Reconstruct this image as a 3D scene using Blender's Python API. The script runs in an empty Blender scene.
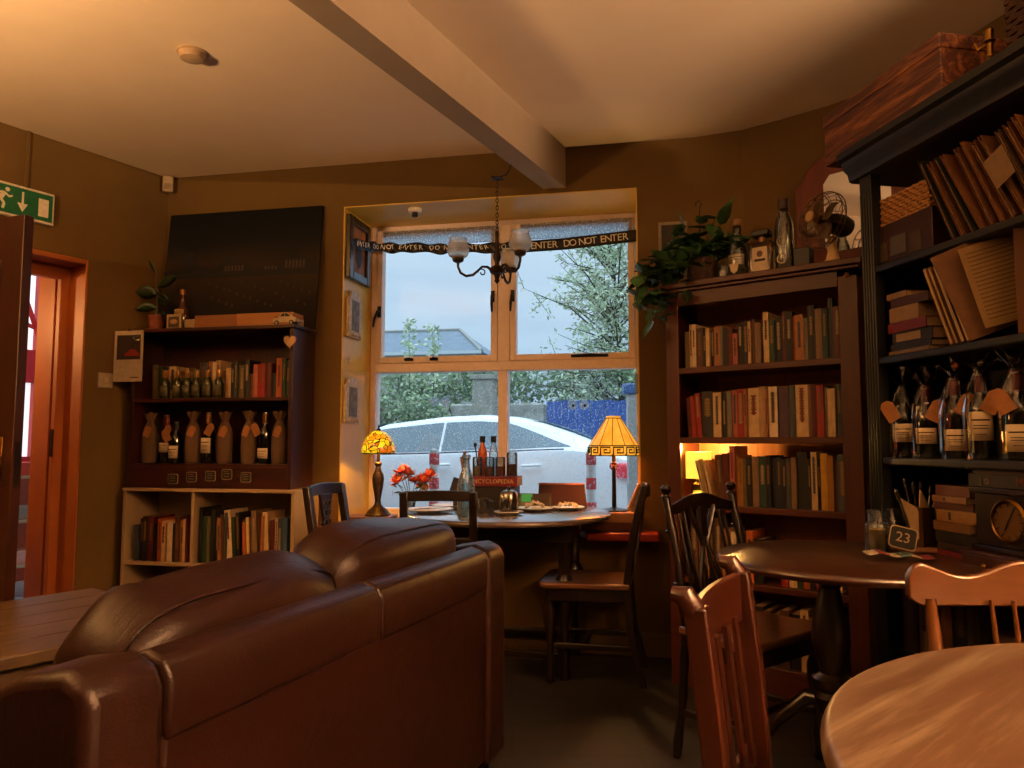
import bpy, bmesh, random
from math import *
from mathutils import Matrix, Vector
random.seed(7)
S = bpy.context.scene
COL = S.collection

# ------------------------------------------------------------------ colour
def lin(c):
    c /= 255.0
    return c / 12.92 if c <= .04045 else ((c + .055) / 1.055) ** 2.4
def rgb(r, g, b): return (lin(r), lin(g), lin(b), 1)
def hx(h): return rgb(int(h[0:2], 16), int(h[2:4], 16), int(h[4:6], 16))

_M = {}
def _new(name):
    m = bpy.data.materials.new(name); m.use_nodes = True
    nt = m.node_tree; b = nt.nodes['Principled BSDF']
    _M[name] = m
    return m, nt, b
def _coord(nt, scale=(1, 1, 1), kind='Object'):
    tc = nt.nodes.new('ShaderNodeTexCoord'); mp = nt.nodes.new('ShaderNodeMapping')
    mp.inputs['Scale'].default_value = scale
    nt.links.new(tc.outputs[kind], mp.inputs['Vector'])
    return mp.outputs['Vector']
def _noise(nt, vec, scale, detail=4, rough=.5, dist=0):
    n = nt.nodes.new('ShaderNodeTexNoise')
    n.inputs['Scale'].default_value = scale; n.inputs['Detail'].default_value = detail
    n.inputs['Roughness'].default_value = rough; n.inputs['Distortion'].default_value = dist
    nt.links.new(vec, n.inputs['Vector'])
    return n.outputs['Fac']
def _ramp(nt, fac, stops):
    r = nt.nodes.new('ShaderNodeValToRGB')
    e = r.color_ramp.elements
    e[0].position, e[0].color = stops[0]; e[1].position, e[1].color = stops[-1]
    for p, c in stops[1:-1]:
        x = e.new(p); x.color = c
    nt.links.new(fac, r.inputs['Fac'])
    return r.outputs['Color']
def _bump(nt, b, fac, strength=.2, dist=.01):
    bp = nt.nodes.new('ShaderNodeBump')
    bp.inputs['Strength'].default_value = strength; bp.inputs['Distance'].default_value = dist
    nt.links.new(fac, bp.inputs['Height']); nt.links.new(bp.outputs['Normal'], b.inputs['Normal'])
KIN = (1, 1, 1)
def adj(c): return (min(1, c[0] * KIN[0]), min(1, c[1] * KIN[1]), min(1, c[2] * KIN[2]), 1)
def mulc(c, k): return (min(1, c[0] * k), min(1, c[1] * k), min(1, c[2] * k), 1)

def plain(h, rough=.6, metal=0, var=.12, scale=40, bump=0, spec=.5):
    """solid colour with a little procedural variation"""
    key = ('plain', h, rough, metal, var, scale, bump, spec, KIN)
    if key in _M: return _M[key]
    c = adj(hx(h)); m, nt, b = _new('surface_' + h)
    _M[key] = m
    v = _coord(nt)
    f = _noise(nt, v, scale)
    nt.links.new(_ramp(nt, f, [(.3, mulc(c, 1 - var)), (.7, mulc(c, 1 + var))]), b.inputs['Base Color'])
    b.inputs['Roughness'].default_value = rough; b.inputs['Metallic'].default_value = metal
    b.inputs['Specular IOR Level'].default_value = spec
    if bump: _bump(nt, b, f, bump, .004)
    return m
def wood(h1, h2, rough=.4, axis=0, scale=1.0, bump=.12, coat=0.0):
    key = ('wood', h1, h2, rough, axis, scale, coat, KIN)
    if key in _M: return _M[key]
    m, nt, b = _new('wood_' + h1); _M[key] = m
    s = [14 * scale] * 3; s[axis] = 1.2 * scale
    v = _coord(nt, tuple(s))
    f = _noise(nt, v, 1.6, 6, .6, .8)
    f2 = _noise(nt, v, 9, 3, .6, .2)
    mx = nt.nodes.new('ShaderNodeMath'); mx.operation = 'MULTIPLY_ADD'
    nt.links.new(f2, mx.inputs[0]); mx.inputs[1].default_value = .3; nt.links.new(f, mx.inputs[2])
    c1, c2 = adj(hx(h1)), adj(hx(h2))
    nt.links.new(_ramp(nt, mx.outputs[0], [(.42, c1), (.6, mulc(c1, 1.15)), (.88, c2)]), b.inputs['Base Color'])
    b.inputs['Roughness'].default_value = rough
    if coat:
        b.inputs['Coat Weight'].default_value = coat; b.inputs['Coat Roughness'].default_value = .18
    _bump(nt, b, mx.outputs[0], bump, .002)
    return m
def glass(name='clear_glass', tint=(1, 1, 1, 1), rough=0.0, ior=1.45, trans=1.0):
    if name in _M: return _M[name]
    m, nt, b = _new(name)
    b.inputs['Base Color'].default_value = tint; b.inputs['Transmission Weight'].default_value = trans
    b.inputs['Roughness'].default_value = rough; b.inputs['IOR'].default_value = ior
    f = _noise(nt, _coord(nt), 30, 2); _bump(nt, b, f, .03, .002)
    return m
def thin_glass(name, tint=(1, 1, 1, 1), refl=1.0, milky=0.0):
    """thin clear sheet: see-through with a mirror-like sheen at its surface"""
    if name in _M: return _M[name]
    m, nt, b = _new(name)
    out = nt.nodes['Material Output']
    tr = nt.nodes.new('ShaderNodeBsdfTransparent'); tr.inputs['Color'].default_value = tint
    gl = nt.nodes.new('ShaderNodeBsdfGlossy'); gl.inputs['Roughness'].default_value = .015
    fr = nt.nodes.new('ShaderNodeFresnel'); fr.inputs['IOR'].default_value = 1.5
    k = nt.nodes.new('ShaderNodeMath'); k.operation = 'MULTIPLY'; k.inputs[1].default_value = refl; k.use_clamp = True
    nt.links.new(fr.outputs[0], k.inputs[0])
    mix = nt.nodes.new('ShaderNodeMixShader')
    nt.links.new(k.outputs[0], mix.inputs[0]); nt.links.new(tr.outputs[0], mix.inputs[1]); nt.links.new(gl.outputs[0], mix.inputs[2])
    last = mix.outputs[0]
    if milky:
        df = nt.nodes.new('ShaderNodeBsdfTranslucent'); df.inputs['Color'].default_value = (.9, .92, .95, 1)
        f = _noise(nt, _coord(nt), 90, 5, .7)
        r = nt.nodes.new('ShaderNodeMapRange'); r.inputs[1].default_value = .5; r.inputs[2].default_value = .8
        r.inputs[3].default_value = milky * .4; r.inputs[4].default_value = milky * 2
        nt.links.new(f, r.inputs[0])
        m2 = nt.nodes.new('ShaderNodeMixShader')
        nt.links.new(r.outputs[0], m2.inputs[0]); nt.links.new(last, m2.inputs[1]); nt.links.new(df.outputs[0], m2.inputs[2])
        last = m2.outputs[0]
    nt.links.new(last, out.inputs['Surface'])
    return m
def emit(h, strength, name=None, base=None):
    key = ('emit', h, strength)
    if key in _M: return _M[key]
    m, nt, b = _new(name or 'glow_' + h); _M[key] = m
    b.inputs['Base Color'].default_value = hx(base or h)
    b.inputs['Emission Color'].default_value = hx(h); b.inputs['Emission Strength'].default_value = strength
    b.inputs['Roughness'].default_value = .5
    return m
def plaster(name, c1, c2, bump=.12, scale=2.2, rough=.85):
    m, nt, b = _new(name)
    v = _coord(nt)
    f = _noise(nt, v, scale, 6, .6)
    nt.links.new(_ramp(nt, f, [(.35, hx(c1)), (.68, hx(c2))]), b.inputs['Base Color'])
    b.inputs['Roughness'].default_value = rough
    f2 = _noise(nt, v, 14, 5, .6); _bump(nt, b, f2, bump, .02)
    return m

# ------------------------------------------------------------------ mesh builder
class MB:
    def __init__(s, m=None):
        s.v = []; s.f = []; s.m = m or Matrix()
    def at(s, m): s.m = m; return s
    def add(s, vs, fs):
        o = len(s.v)
        s.v += [tuple(s.m @ Vector(p)) for p in vs]
        s.f += [tuple(i + o for i in f) for f in fs]
        return s
    def box(s, x0, x1, y0, y1, z0, z1, m=None):
        vs = [(x, y, z) for z in (z0, z1) for x, y in ((x0, y0), (x1, y0), (x1, y1), (x0, y1))]
        if m is not None: vs = [tuple(m @ Vector(p)) for p in vs]
        return s.add(vs, [(3, 2, 1, 0), (4, 5, 6, 7), (0, 1, 5, 4), (1, 2, 6, 5), (2, 3, 7, 6), (3, 0, 4, 7)])
    def cbox(s, c, d, m=None):
        return s.box(c[0] - d[0] / 2, c[0] + d[0] / 2, c[1] - d[1] / 2, c[1] + d[1] / 2, c[2] - d[2] / 2, c[2] + d[2] / 2, m)
    def prism(s, pts, a0, a1, plane='xy'):
        """outline pts extruded along the remaining axis from a0 to a1"""
        def P(p, a):
            return (p[0], p[1], a) if plane == 'xy' else (p[0], a, p[1]) if plane == 'xz' else (a, p[0], p[1])
        n = len(pts)
        vs = [P(p, a0) for p in pts] + [P(p, a1) for p in pts]
        fs = [tuple(reversed(range(n))), tuple(range(n, 2 * n))] + [(i, (i + 1) % n, n + (i + 1) % n, n + i) for i in range(n)]
        return s.add(vs, fs)
    def tube(s, pts, r, n=10, cap=True, flat=1.0):
        pts = [Vector(p) for p in pts]; k = len(pts)
        rs = r if isinstance(r, (list, tuple)) else [r] * k
        ref = None; vs = []
        for i, p in enumerate(pts):
            t = (pts[min(i + 1, k - 1)] - pts[max(i - 1, 0)])
            if t.length < 1e-9: t = Vector((0, 0, 1))
            t.normalize()
            if ref is None:
                ref = Vector((0, 0, 1)) if abs(t.z) < .9 else Vector((1, 0, 0))
            a = (ref - t * ref.dot(t))
            if a.length < 1e-6: a = t.orthogonal()
            a.normalize(); ref = a; b = t.cross(a)
            for j in range(n):
                w = 2 * pi * j / n
                vs.append(tuple(p + a * cos(w) * rs[i] + b * sin(w) * rs[i] * flat))
        fs = [(i * n + j, i * n + (j + 1) % n, (i + 1) * n + (j + 1) % n, (i + 1) * n + j) for i in range(k - 1) for j in range(n)]
        if cap: fs += [tuple(reversed(range(n))), tuple(range((k - 1) * n, k * n))]
        return s.add(vs, fs)
    def lathe(s, prof, n=20, c=(0, 0, 0), m=None, close=True):
        """prof: list of (r, z); turned about z"""
        vs = []
        for r, z in prof:
            for j in range(n):
                w = 2 * pi * j / n; vs.append((c[0] + max(r, 1e-5) * cos(w), c[1] + max(r, 1e-5) * sin(w), c[2] + z))
        if m is not None: vs = [tuple(m @ Vector(p)) for p in vs]
        k = len(prof)
        fs = [(i * n + j, i * n + (j + 1) % n, (i + 1) * n + (j + 1) % n, (i + 1) * n + j) for i in range(k - 1) for j in range(n)]
        if close: fs += [tuple(reversed(range(n))), tuple(range((k - 1) * n, k * n))]
        return s.add(vs, fs)
    def ball(s, c, r, n=12, k=8, m=None):
        if not isinstance(r, (tuple, list)): r = (r, r, r)
        vs = []; 
        for i in range(k + 1):
            a = pi * i / k
            for j in range(n):
                w = 2 * pi * j / n
                q = max(sin(a), 1e-4)
                vs.append((c[0] + r[0] * q * cos(w), c[1] + r[1] * q * sin(w), c[2] - r[2] * cos(a)))
        if m is not None: vs = [tuple(m @ Vector(p)) for p in vs]
        return s.add(vs, [(i * n + j, i * n + (j + 1) % n, (i + 1) * n + (j + 1) % n, (i + 1) * n + j) for i in range(k) for j in range(n)])
    def grid(s, fn, nu, nv):
        vs = [fn(i / nu, j / nv) for j in range(nv + 1) for i in range(nu + 1)]
        w = nu + 1
        return s.add(vs, [(j * w + i, j * w + i + 1, (j + 1) * w + i + 1, (j + 1) * w + i) for j in range(nv) for i in range(nu)])
    def torus(s, c, R, r, n=24, k=8, m=None, arc=2 * pi):
        pts = [(c[0] + R * cos(arc * i / n), c[1] + R * sin(arc * i / n), c[2]) for i in range(n + 1)]
        if m is not None: pts = [tuple(m @ Vector(p)) for p in pts]
        return s.tube(pts, r, k)
    def build(s, name, mat, parent=None, bevel=0, smooth=True, seg=2, solid=0, sub=0):
        me = bpy.data.meshes.new(name); me.from_pydata(s.v, [], s.f)
        bm = bmesh.new(); bm.from_mesh(me); bmesh.ops.recalc_face_normals(bm, faces=bm.faces); bm.to_mesh(me); bm.free()
        me.materials.append(mat)
        if smooth:
            me.shade_smooth(); me.set_sharp_from_angle(angle=radians(38))
        o = bpy.data.objects.new(name, me); COL.objects.link(o)
        if parent is not None: o.parent = parent
        if solid:
            md = o.modifiers.new('thick', 'SOLIDIFY'); md.thickness = solid; md.offset = 0
        if bevel:
            md = o.modifiers.new('bevel', 'BEVEL'); md.width = bevel; md.segments = seg; md.limit_method = 'ANGLE'; md.angle_limit = radians(40)
            if smooth: md.harden_normals = False
        if sub:
            md = o.modifiers.new('sub', 'SUBSURF'); md.levels = sub; md.render_levels = sub
        return o

def tag(o, label=None, cat=None, group=None, kind=None):
    if label: o['label'] = label
    if cat: o['category'] = cat
    if group: o['group'] = group
    if kind: o['kind'] = kind
    return o
def thing(name, label, cat, loc=(0, 0, 0), rz=0, group=None):
    o = bpy.data.objects.new(name, None); COL.objects.link(o)
    o.empty_display_size = .05
    o.location = loc; o.rotation_euler = (0, 0, rz)
    return tag(o, label, cat, group)
def struct(o): o['kind'] = 'structure'; return o
def place(o, loc, rz=0):
    o.location = loc; o.rotation_euler = (0, 0, rz); return o
def dup(root, loc, rz=0, label=None):
    r = root.copy(); COL.objects.link(r); r.location = loc; r.rotation_euler = (0, 0, rz)
    if label: r['label'] = label
    for ch in root.children:
        c = ch.copy(); COL.objects.link(c); c.parent = r
        for g in ch.children:
            d = g.copy(); COL.objects.link(d); d.parent = c
    return r
def T(x, y, z): return Matrix.Translation((x, y, z))
def R(a, ax): return Matrix.Rotation(a, 4, ax)
def text_mb(mb, s, size, m, depth=.001):
    """lettering as thin raised mesh (built-in font), centred, in the x-z plane of m"""
    cu = bpy.data.curves.new('t', 'FONT'); cu.body = s; cu.size = size; cu.extrude = depth
    cu.align_x = 'CENTER'; cu.align_y = 'CENTER'; cu.resolution_u = 2
    o = bpy.data.objects.new('t', cu); COL.objects.link(o)
    dg = bpy.context.evaluated_depsgraph_get(); dg.update()
    me = o.evaluated_get(dg).to_mesh()
    mm = m @ R(pi / 2, 'X')
    mb.add([tuple(mm @ v.co) for v in me.vertices], [tuple(p.vertices) for p in me.polygons])
    o.evaluated_get(dg).to_mesh_clear()
    bpy.data.objects.remove(o); bpy.data.curves.remove(cu)
    return mb

# ------------------------------------------------------------------ place in plan: local frames of the room
ZC = 1.1                      # eye height of the seated photographer
CEIL = 2.73
A_WIN = atan(.2)
U = Vector((cos(A_WIN), -sin(A_WIN), 0)); N = Vector((sin(A_WIN), cos(A_WIN), 0))
W0 = Vector((0, 4.05, 0))
def win(u, n, z=0):           # point in window-wall frame
    p = W0 + U * u + N * n; return (p.x, p.y, z)
RZ_WIN = -A_WIN
# ================================================================== camera
cam = bpy.data.cameras.new('camera'); camo = bpy.data.objects.new('camera', cam); COL.objects.link(camo)
cam.sensor_width = 36; cam.lens = 740 / 1024 * 36; cam.clip_start = .02
camo.location = (0, 0, ZC); camo.rotation_euler = (pi / 2 + atan(58 / 740), 0, 0)
S.camera = camo
S.view_settings.view_transform = 'Standard'; S.view_settings.look = 'None'
S.view_settings.gamma = 1; S.view_settings.use_curve_mapping = False; S.view_settings.exposure = 0

# ================================================================== materials of the setting
m_wall = plaster('ochre_plaster', '5A4010', '644814')
m_reveal = plaster('yellow_plaster', 'CBA23A', 'D6AE44', rough=.38)
m_ceil = plaster('cream_ceiling', 'E2CDB2', 'ECD8BE', .05, 1.2)
m_beam = plaster('beam_paint', '8E7C68', '978570', .05, 3)
m_frame = plain('F2DED2', .5, var=.05)

# floor: dark brown square tiles
mf, nt, b = _new('dark_brown_floor')
v = _coord(nt)
bk = nt.nodes.new('ShaderNodeTexBrick'); nt.links.new(v, bk.inputs['Vector'])
bk.inputs['Scale'].default_value = 1; bk.inputs['Brick Width'].default_value = .9; bk.inputs['Row Height'].default_value = .3
bk.inputs['Mortar Size'].default_value = .006; bk.offset = .5
bk.inputs['Color1'].default_value = hx('292523'); bk.inputs['Color2'].default_value = hx('221F1D'); bk.inputs['Mortar'].default_value = hx('1C120C')
f = _noise(nt, v, 9, 6, .6)
mxr = nt.nodes.new('ShaderNodeMix'); mxr.data_type = 'RGBA'; mxr.blend_type = 'MULTIPLY'; mxr.inputs[0].default_value = .7
nt.links.new(bk.outputs['Color'], mxr.inputs[6]); nt.links.new(_ramp(nt, f, [(.3, (.6, .6, .6, 1)), (.7, (1, 1, 1, 1))]), mxr.inputs[7])
nt.links.new(mxr.outputs[2], b.inputs['Base Color']); b.inputs['Roughness'].default_value = .6; b.inputs['Specular IOR Level'].default_value = .3
_bump(nt, b, bk.outputs['Fac'], -.4, .003)

# plan of the room, clockwise from the far left corner
CL = (-2.13, 4.469)                                  # corner of left wall and window wall
LW = Vector((-.517, -.856)).normalized()             # left wall, towards the camera
def lw(t, n=0, z=0):                                 # t metres from the corner, n outwards
    o = Vector((LW.y, -LW.x))                        # outward normal
    return (CL[0] + LW.x * t + o.x * n, CL[1] + LW.y * t + o.y * n, z)
RZ_LW = atan2(-LW.y, -LW.x)                          # local x runs along wall towards the far corner
curve = [(.985, 3.853), (1.2, 3.762), (1.36, 3.64), (1.533, 3.484), (1.68, 3.3), (1.79, 3.08), (1.88, 2.7), (1.97, 2.2), (2.10, .85)]
back = [(3.1, .85), (3.1, -3.0), (-3.6, -3.0)]  # unseen recess at the right shaped to cast the ceiling's shadow edge
LEFT_END = lw(4.6)[:2]

floor = MB().box(-6.5, 3.2, -3.2, 4.7, -.12, 0).build('floor', mf, smooth=False); struct(floor)
ceiling = MB().box(-6.5, 3.2, -3.2, 5.0, CEIL, CEIL + .1).build('ceiling', m_ceil, smooth=False); struct(ceiling)

def wall_strip(name, pts, th, mat, z0=0, z1=CEIL, flip=1):
    """wall along pts (inner face), thickness outwards (left of travel when flip=1)"""
    P = [Vector(p) for p in pts]; out = []
    for i, p in enumerate(P):
        d = Vector((0, 0))
        if i > 0: d += (p - P[i - 1]).normalized()
        if i < len(P) - 1: d += (P[i + 1] - p).normalized()
        d.normalize(); out.append(p + Vector((-d.y, d.x)) * th * flip)
    mb = MB()
    for i in range(len(P) - 1):
        a, b_, c, d = P[i], P[i + 1], out[i + 1], out[i]
        vs = [(q.x, q.y, z) for z in (z0, z1) for q in (a, b_, c, d)]
        mb.add(vs, [(3, 2, 1, 0), (4, 5, 6, 7), (0, 1, 5, 4), (2, 3, 7, 6)] + ([(1, 2, 6, 5)] if i == len(P) - 2 else []) + ([(3, 0, 4, 7)] if i == 0 else []))
    o = mb.build(name, mat, smooth=True)
    o.data.set_sharp_from_angle(angle=radians(60))
    return struct(o)

# window wall with a deep bay opening (frame coords: x along, y outwards)
OL, OR_, SOF, SILL = -1.005, .69, 2.475, .60
uL = -2.175                                          # far left corner
uR = 1.005
mb = MB(Matrix.Translation(W0) @ R(RZ_WIN, 'Z'))
mb.box(uL, OL, 0, .6, 0, CEIL); mb.box(OR_, uR, 0, .6, 0, CEIL)
mb.box(OL, OR_, 0, .6, SOF, CEIL); mb.box(OL, OR_, 0, .6, 0, SILL)
struct(mb.build('wall_window', m_wall, smooth=False))
# lining of the opening: paler yellow plaster
mb = MB(Matrix.Translation(W0) @ R(RZ_WIN, 'Z'))
e = .006
mb.box(OL, OL + e, .0, .43, SILL, SOF); mb.box(OR_ - e, OR_, .0, .43, SILL, SOF); mb.box(OL, OR_, .0, .43, SOF - e, SOF)
struct(mb.build('trim_1', m_reveal, smooth=False))

wall_strip('wall_right', curve, .3, m_wall)
wall_strip('wall_back', [curve[-1]] + back + [LEFT_END], .2, plaster('dark_unseen_wall', '2A2018', '32261C'))  # unseen walls, coloured dark so less light bounces into the room

# left wall with doorway; thick old wall (.5)
D1, D2, DH = .46, 1.335, 2.115
Ml = Matrix.Translation((CL[0], CL[1], 0)) @ R(RZ_LW, 'Z')      # local -x runs to the camera, +y outwards
mb = MB(Ml)
mb.box(-D1, .3, 0, .5, 0, CEIL); mb.box(-4.6, -D2, 0, .5, 0, CEIL); mb.box(-D2, -D1, 0, .5, DH, CEIL)
struct(mb.build('wall_left', m_wall, smooth=False))
m_jamb = plain('A85C20', .5, var=.1, scale=6)
mb = MB(Ml)
mb.box(-D1 - .012, -D1, 0, .5, 0, DH)                                     # jamb lining
mb.box(-D1 - .06, -D1 - .012, .16, .20, 0, DH - .05); mb.box(-D1 - .045, -D1 - .012, .25, .285, 0, DH - .05)
mb.box(-D2, -D1 - .012, 0, .5, DH - .03, DH); mb.box(-D2, -D1, .16, .21, DH - .1, DH - .03)
mb.box(-D2, -D2 + .012, 0, .5, 0, DH - .03)
struct(mb.build('trim_2', m_jamb, bevel=.004))
mb = MB(Ml); mb.box(-D1 - .066, -D1 - .058, .165, .195, 1.02, 1.17)
hp = mb.build('strike_plate', plain('2A1B10', .4, .6), bpy.data.objects['trim_2'])

# room beyond the doorway
m_red = plain('A8141A', .5, var=.05)
far = wall_strip('wall_hall', [lw(2.7, .5)[:2], lw(2.7, 2.3)[:2], lw(-1.2, 2.3)[:2], lw(-1.2, .5)[:2]], .1, plain('8A3A1E', .8), 0, CEIL, 1)
# ceiling beam
d = Vector((.88, 1.75, 0)).normalized(); q = Vector((d.y, -d.x, 0))
p1 = Vector((.164, 3.99, 0)) + d * .12; p0 = p1 - d * 7.6
mb = MB()
vs = []
for z in (2.5, CEIL + .01):
    for p, s_ in ((p0, 0), (p0, .118), (p1, .118), (p1, 0)):
        r_ = p + q * s_; vs.append((r_.x, r_.y, z))
mb.add(vs, [(3, 2, 1, 0), (4, 5, 6, 7), (0, 1, 5, 4), (1, 2, 6, 5), (2, 3, 7, 6), (3, 0, 4, 7)])
struct(mb.build('trim_beam', m_beam, smooth=False))
# baseboard under the window and round the curve
m_base = plain('5A431E', .5, var=.05)
mb = MB(Matrix.Translation(W0) @ R(RZ_WIN, 'Z')); mb.box(uL + .05, uR - .01, -.02, .002, 0, .12)
struct(mb.build('baseboard_window', m_base, bevel=.004))
wall_strip('baseboard_right', [(c[0] , c[1]) for c in curve[:6]], .02, m_base, 0, .12, -1)
mb = MB(Ml); mb.box(-D1 + .0, -.02, -.02, .002, 0, .12)
struct(mb.build('baseboard_left', m_base, bevel=.004))

# ================================================================== window
WB = Matrix.Translation(W0) @ R(RZ_WIN, 'Z')
GX0, GX1 = -.998, .69
Ydep = .42
mb = MB(WB)
ZB, ZT = .66, 2.47
def fr(mb, x0, x1, z0, z1, w, y0, y1):
    """rectangular frame of width w"""
    mb.box(x0, x0 + w, y0, y1, z0, z1); mb.box(x1 - w, x1, y0, y1, z0, z1)
    mb.box(x0 + w, x1 - w, y0, y1, z0, z0 + w); mb.box(x0 + w, x1 - w, y0, y1, z1 - w, z1)
w_root = bpy.data.objects.new('window_1', None); COL.objects.link(w_root); struct(w_root)
mb.box(GX0, GX0 + .035, Ydep, Ydep + .09, SILL, ZT); mb.box(GX1 - .03, GX1, Ydep, Ydep + .09, SILL, ZT)
mb.box(GX0 + .035, GX1 - .03, Ydep, Ydep + .09, ZT - .03, ZT)          # head
mb.box(GX0 + .035, GX1 - .03, Ydep - .012, Ydep + .09, 1.535, 1.59)         # transom
mb.box(GX0 + .035, GX1 - .03, Ydep, Ydep + .09, SILL, .69)              # bottom rail
XM = -.143
mb.box(XM - .028, XM + .028, Ydep, Ydep + .09, .69, 1.535)              # lower mullion
mb.box(XM - .03, XM + .045, Ydep, Ydep + .09, 1.59, ZT - .03)           # upper mullion
mb.build('window_frame', m_frame, w_root, bevel=.004)
sash = MB(WB); fr(sash, GX0 + .037, XM - .032, 1.592, ZT - .032, .040, Ydep - .012, Ydep + .05)
sash.build('window_sash', m_frame, w_root, bevel=.004)
sash = MB(WB); fr(sash, XM + .047, GX1 - .032, 1.592, ZT - .032, .038, Ydep - .012, Ydep + .05)
sash.build('window_sash', m_frame, w_root, bevel=.004)
m_pane = thin_glass('window_glass', (.97, .985, .99, 1), .15, 0.0)
m_wet = thin_glass('wet_window_glass', (.95, .97, .98, 1), .6, .01)
for x0, x1, z0, z1, m_ in ((GX0 + .07, XM - .075, 1.635, ZT - .075, m_pane), (XM + .08, GX1 - .065, 1.625, ZT - .065, m_pane),
                       (GX0 + .034, XM - .027, .689, 1.536, m_wet), (XM + .027, GX1 - .029, .689, 1.536, m_wet)):
    MB(WB).box(x0, x1, Ydep + .03, Ydep + .034, z0, z1).build('window_pane', m_, w_root, smooth=False)
m_iron = plain('17120F', .45, .5)
def handle(x, z, lean):
    mb = MB(WB)
    mb.box(x - .011, x + .011, Ydep - .022, Ydep - .01, z - .035, z + .035)
    mb.tube([(x, Ydep - .015, z), (x, Ydep - .045, z), (x + lean * .02, Ydep - .05, z - .05), (x + lean * .03, Ydep - .042, z - .10)], [.008, .009, .009, .006], 8)
    mb.build('window_handle', m_iron, w_root)
handle(GX0 + .062, 1.92, -1); handle(XM - .058, 1.99, 0); handle(XM + .066, 1.99, -.3)
for x0, x1 in ((GX0 + .235, GX0 + .29), (GX0 + .40, GX0 + .45), (.28, .50)):
    mb = MB(WB); mb.tube([(x0, Ydep - .022, 1.612), ((x0 + x1) / 2, Ydep - .028, 1.618), (x1, Ydep - .022, 1.612)], .008, 8)
    mb.box(x0, x1, Ydep - .02, Ydep - .01, 1.604, 1.614)
    mb.build('window_stay', m_iron, w_root)
# blinds rolled down a little behind the upper sashes
m_blind = thin_glass('blind_fabric', (.66, .70, .72, 1), .0, 1.2)
# rain drops sitting on the outside of the lower panes
mb = MB(WB)
rr = random.Random(3)
for i in range(9500):
    if rr.random() < .86: z = rr.uniform(.7, 1.53); xr = rr.choice(((GX0 + .04, XM - .03), (XM + .03, GX1 - .03)))
    else: z = rr.uniform(1.64, 2.38); xr = rr.choice(((GX0 + .09, XM - .08), (XM + .09, GX1 - .07)))
    x = rr.uniform(*xr); s_ = rr.uniform(.0008, .0023) * (.7 if z > 1.6 else 1)
    y = Ydep + .0342
    ln = s_ * rr.uniform(1.0, 2.2)
    n = 6
    vs = [(x + s_ * cos(2 * pi * j / n), y, z + ln * sin(2 * pi * j / n)) for j in range(n)] + [(x + s_ * .55 * cos(2 * pi * j / n), y + s_ * .75, z - ln * .1 + ln * .55 * sin(2 * pi * j / n)) for j in range(n)] + [(x, y + s_ * .95, z - ln * .1)]
    fs = [(j, (j + 1) % n, n + (j + 1) % n, n + j) for j in range(n)] + [(n + j, n + (j + 1) % n, 2 * n) for j in range(n)]
    mb.add(vs, fs)
mdrop, nt, b = _new('rain_water')
b.inputs['Base Color'].default_value = (.95, .97, 1, 1); b.inputs['Transmission Weight'].default_value = .75
b.inputs['Roughness'].default_value = .08; b.inputs['IOR'].default_value = 1.33
tl = nt.nodes.new('ShaderNodeBsdfTranslucent'); tl.inputs['Color'].default_value = (.95, .97, 1, 1); mxs = nt.nodes.new('ShaderNodeMixShader'); mxs.inputs[0].default_value = .55
nt.links.new(b.outputs[0], mxs.inputs[1]); nt.links.new(tl.outputs[0], mxs.inputs[2]); nt.links.new(mxs.outputs[0], nt.nodes['Material Output'].inputs['Surface'])
dr = mb.build('raindrops', mdrop); tag(dr, 'rain drops beaded over the outside of the window panes', 'raindrops', kind='stuff')

# sill: broad red-topped ledge across the bay with two wings into the room
m_sill = plain('8A2C1C', .28, var=.1, scale=8)
mb = MB(WB)
mb.prism([(-1.06, -.16), (-.55, -.16), (-.36, .12), (.32, .20), (.42, -.15), (.78, -.15), (.78, -.001), (.689, -.001), (.689, .42), (-1.004, .42), (-1.004, -.001), (-1.06, -.001)], .60, .64)
struct(mb.build('trim_sill', m_sill, bevel=.006))
# ================================================================== world: overcast rainy sky
wd = bpy.data.worlds.new('sky'); S.world = wd; wd.use_nodes = True
nt = wd.node_tree; bg = nt.nodes['Background']
v = _coord(nt, (1, 1, 2.5), 'Generated')
f = _noise(nt, v, 2.2, 5, .55, .3)
c = _ramp(nt, f, [(.32, rgb(140, 164, 186)), (.5, rgb(156, 180, 200)), (.72, rgb(176, 194, 208))])
# overcast sky: the zenith is brighter than the horizon
tcw = nt.nodes.new('ShaderNodeTexCoord'); sxw = nt.nodes.new('ShaderNodeSeparateXYZ'); nt.links.new(tcw.outputs['Generated'], sxw.inputs[0])
mr = nt.nodes.new('ShaderNodeMapRange'); mr.inputs[1].default_value = .25; mr.inputs[2].default_value = 1.0; mr.inputs[3].default_value = 1.55; mr.inputs[4].default_value = 6.5
nt.links.new(sxw.outputs['Z'], mr.inputs[0])
nt.links.new(c, bg.inputs['Color']); nt.links.new(mr.outputs[0], bg.inputs['Strength'])

road = MB(WB).box(-16, 16, .62, 40, -.16, -.1).build('ground_street', plain('7A8286', .35, var=.1, scale=3), smooth=False); struct(road)
pave = MB(WB).box(-16, 16, .6, 2.3, -.12, .0).build('ground_pavement', plain('8A8E8E', .4, var=.1, scale=3), smooth=False); struct(pave)

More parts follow.
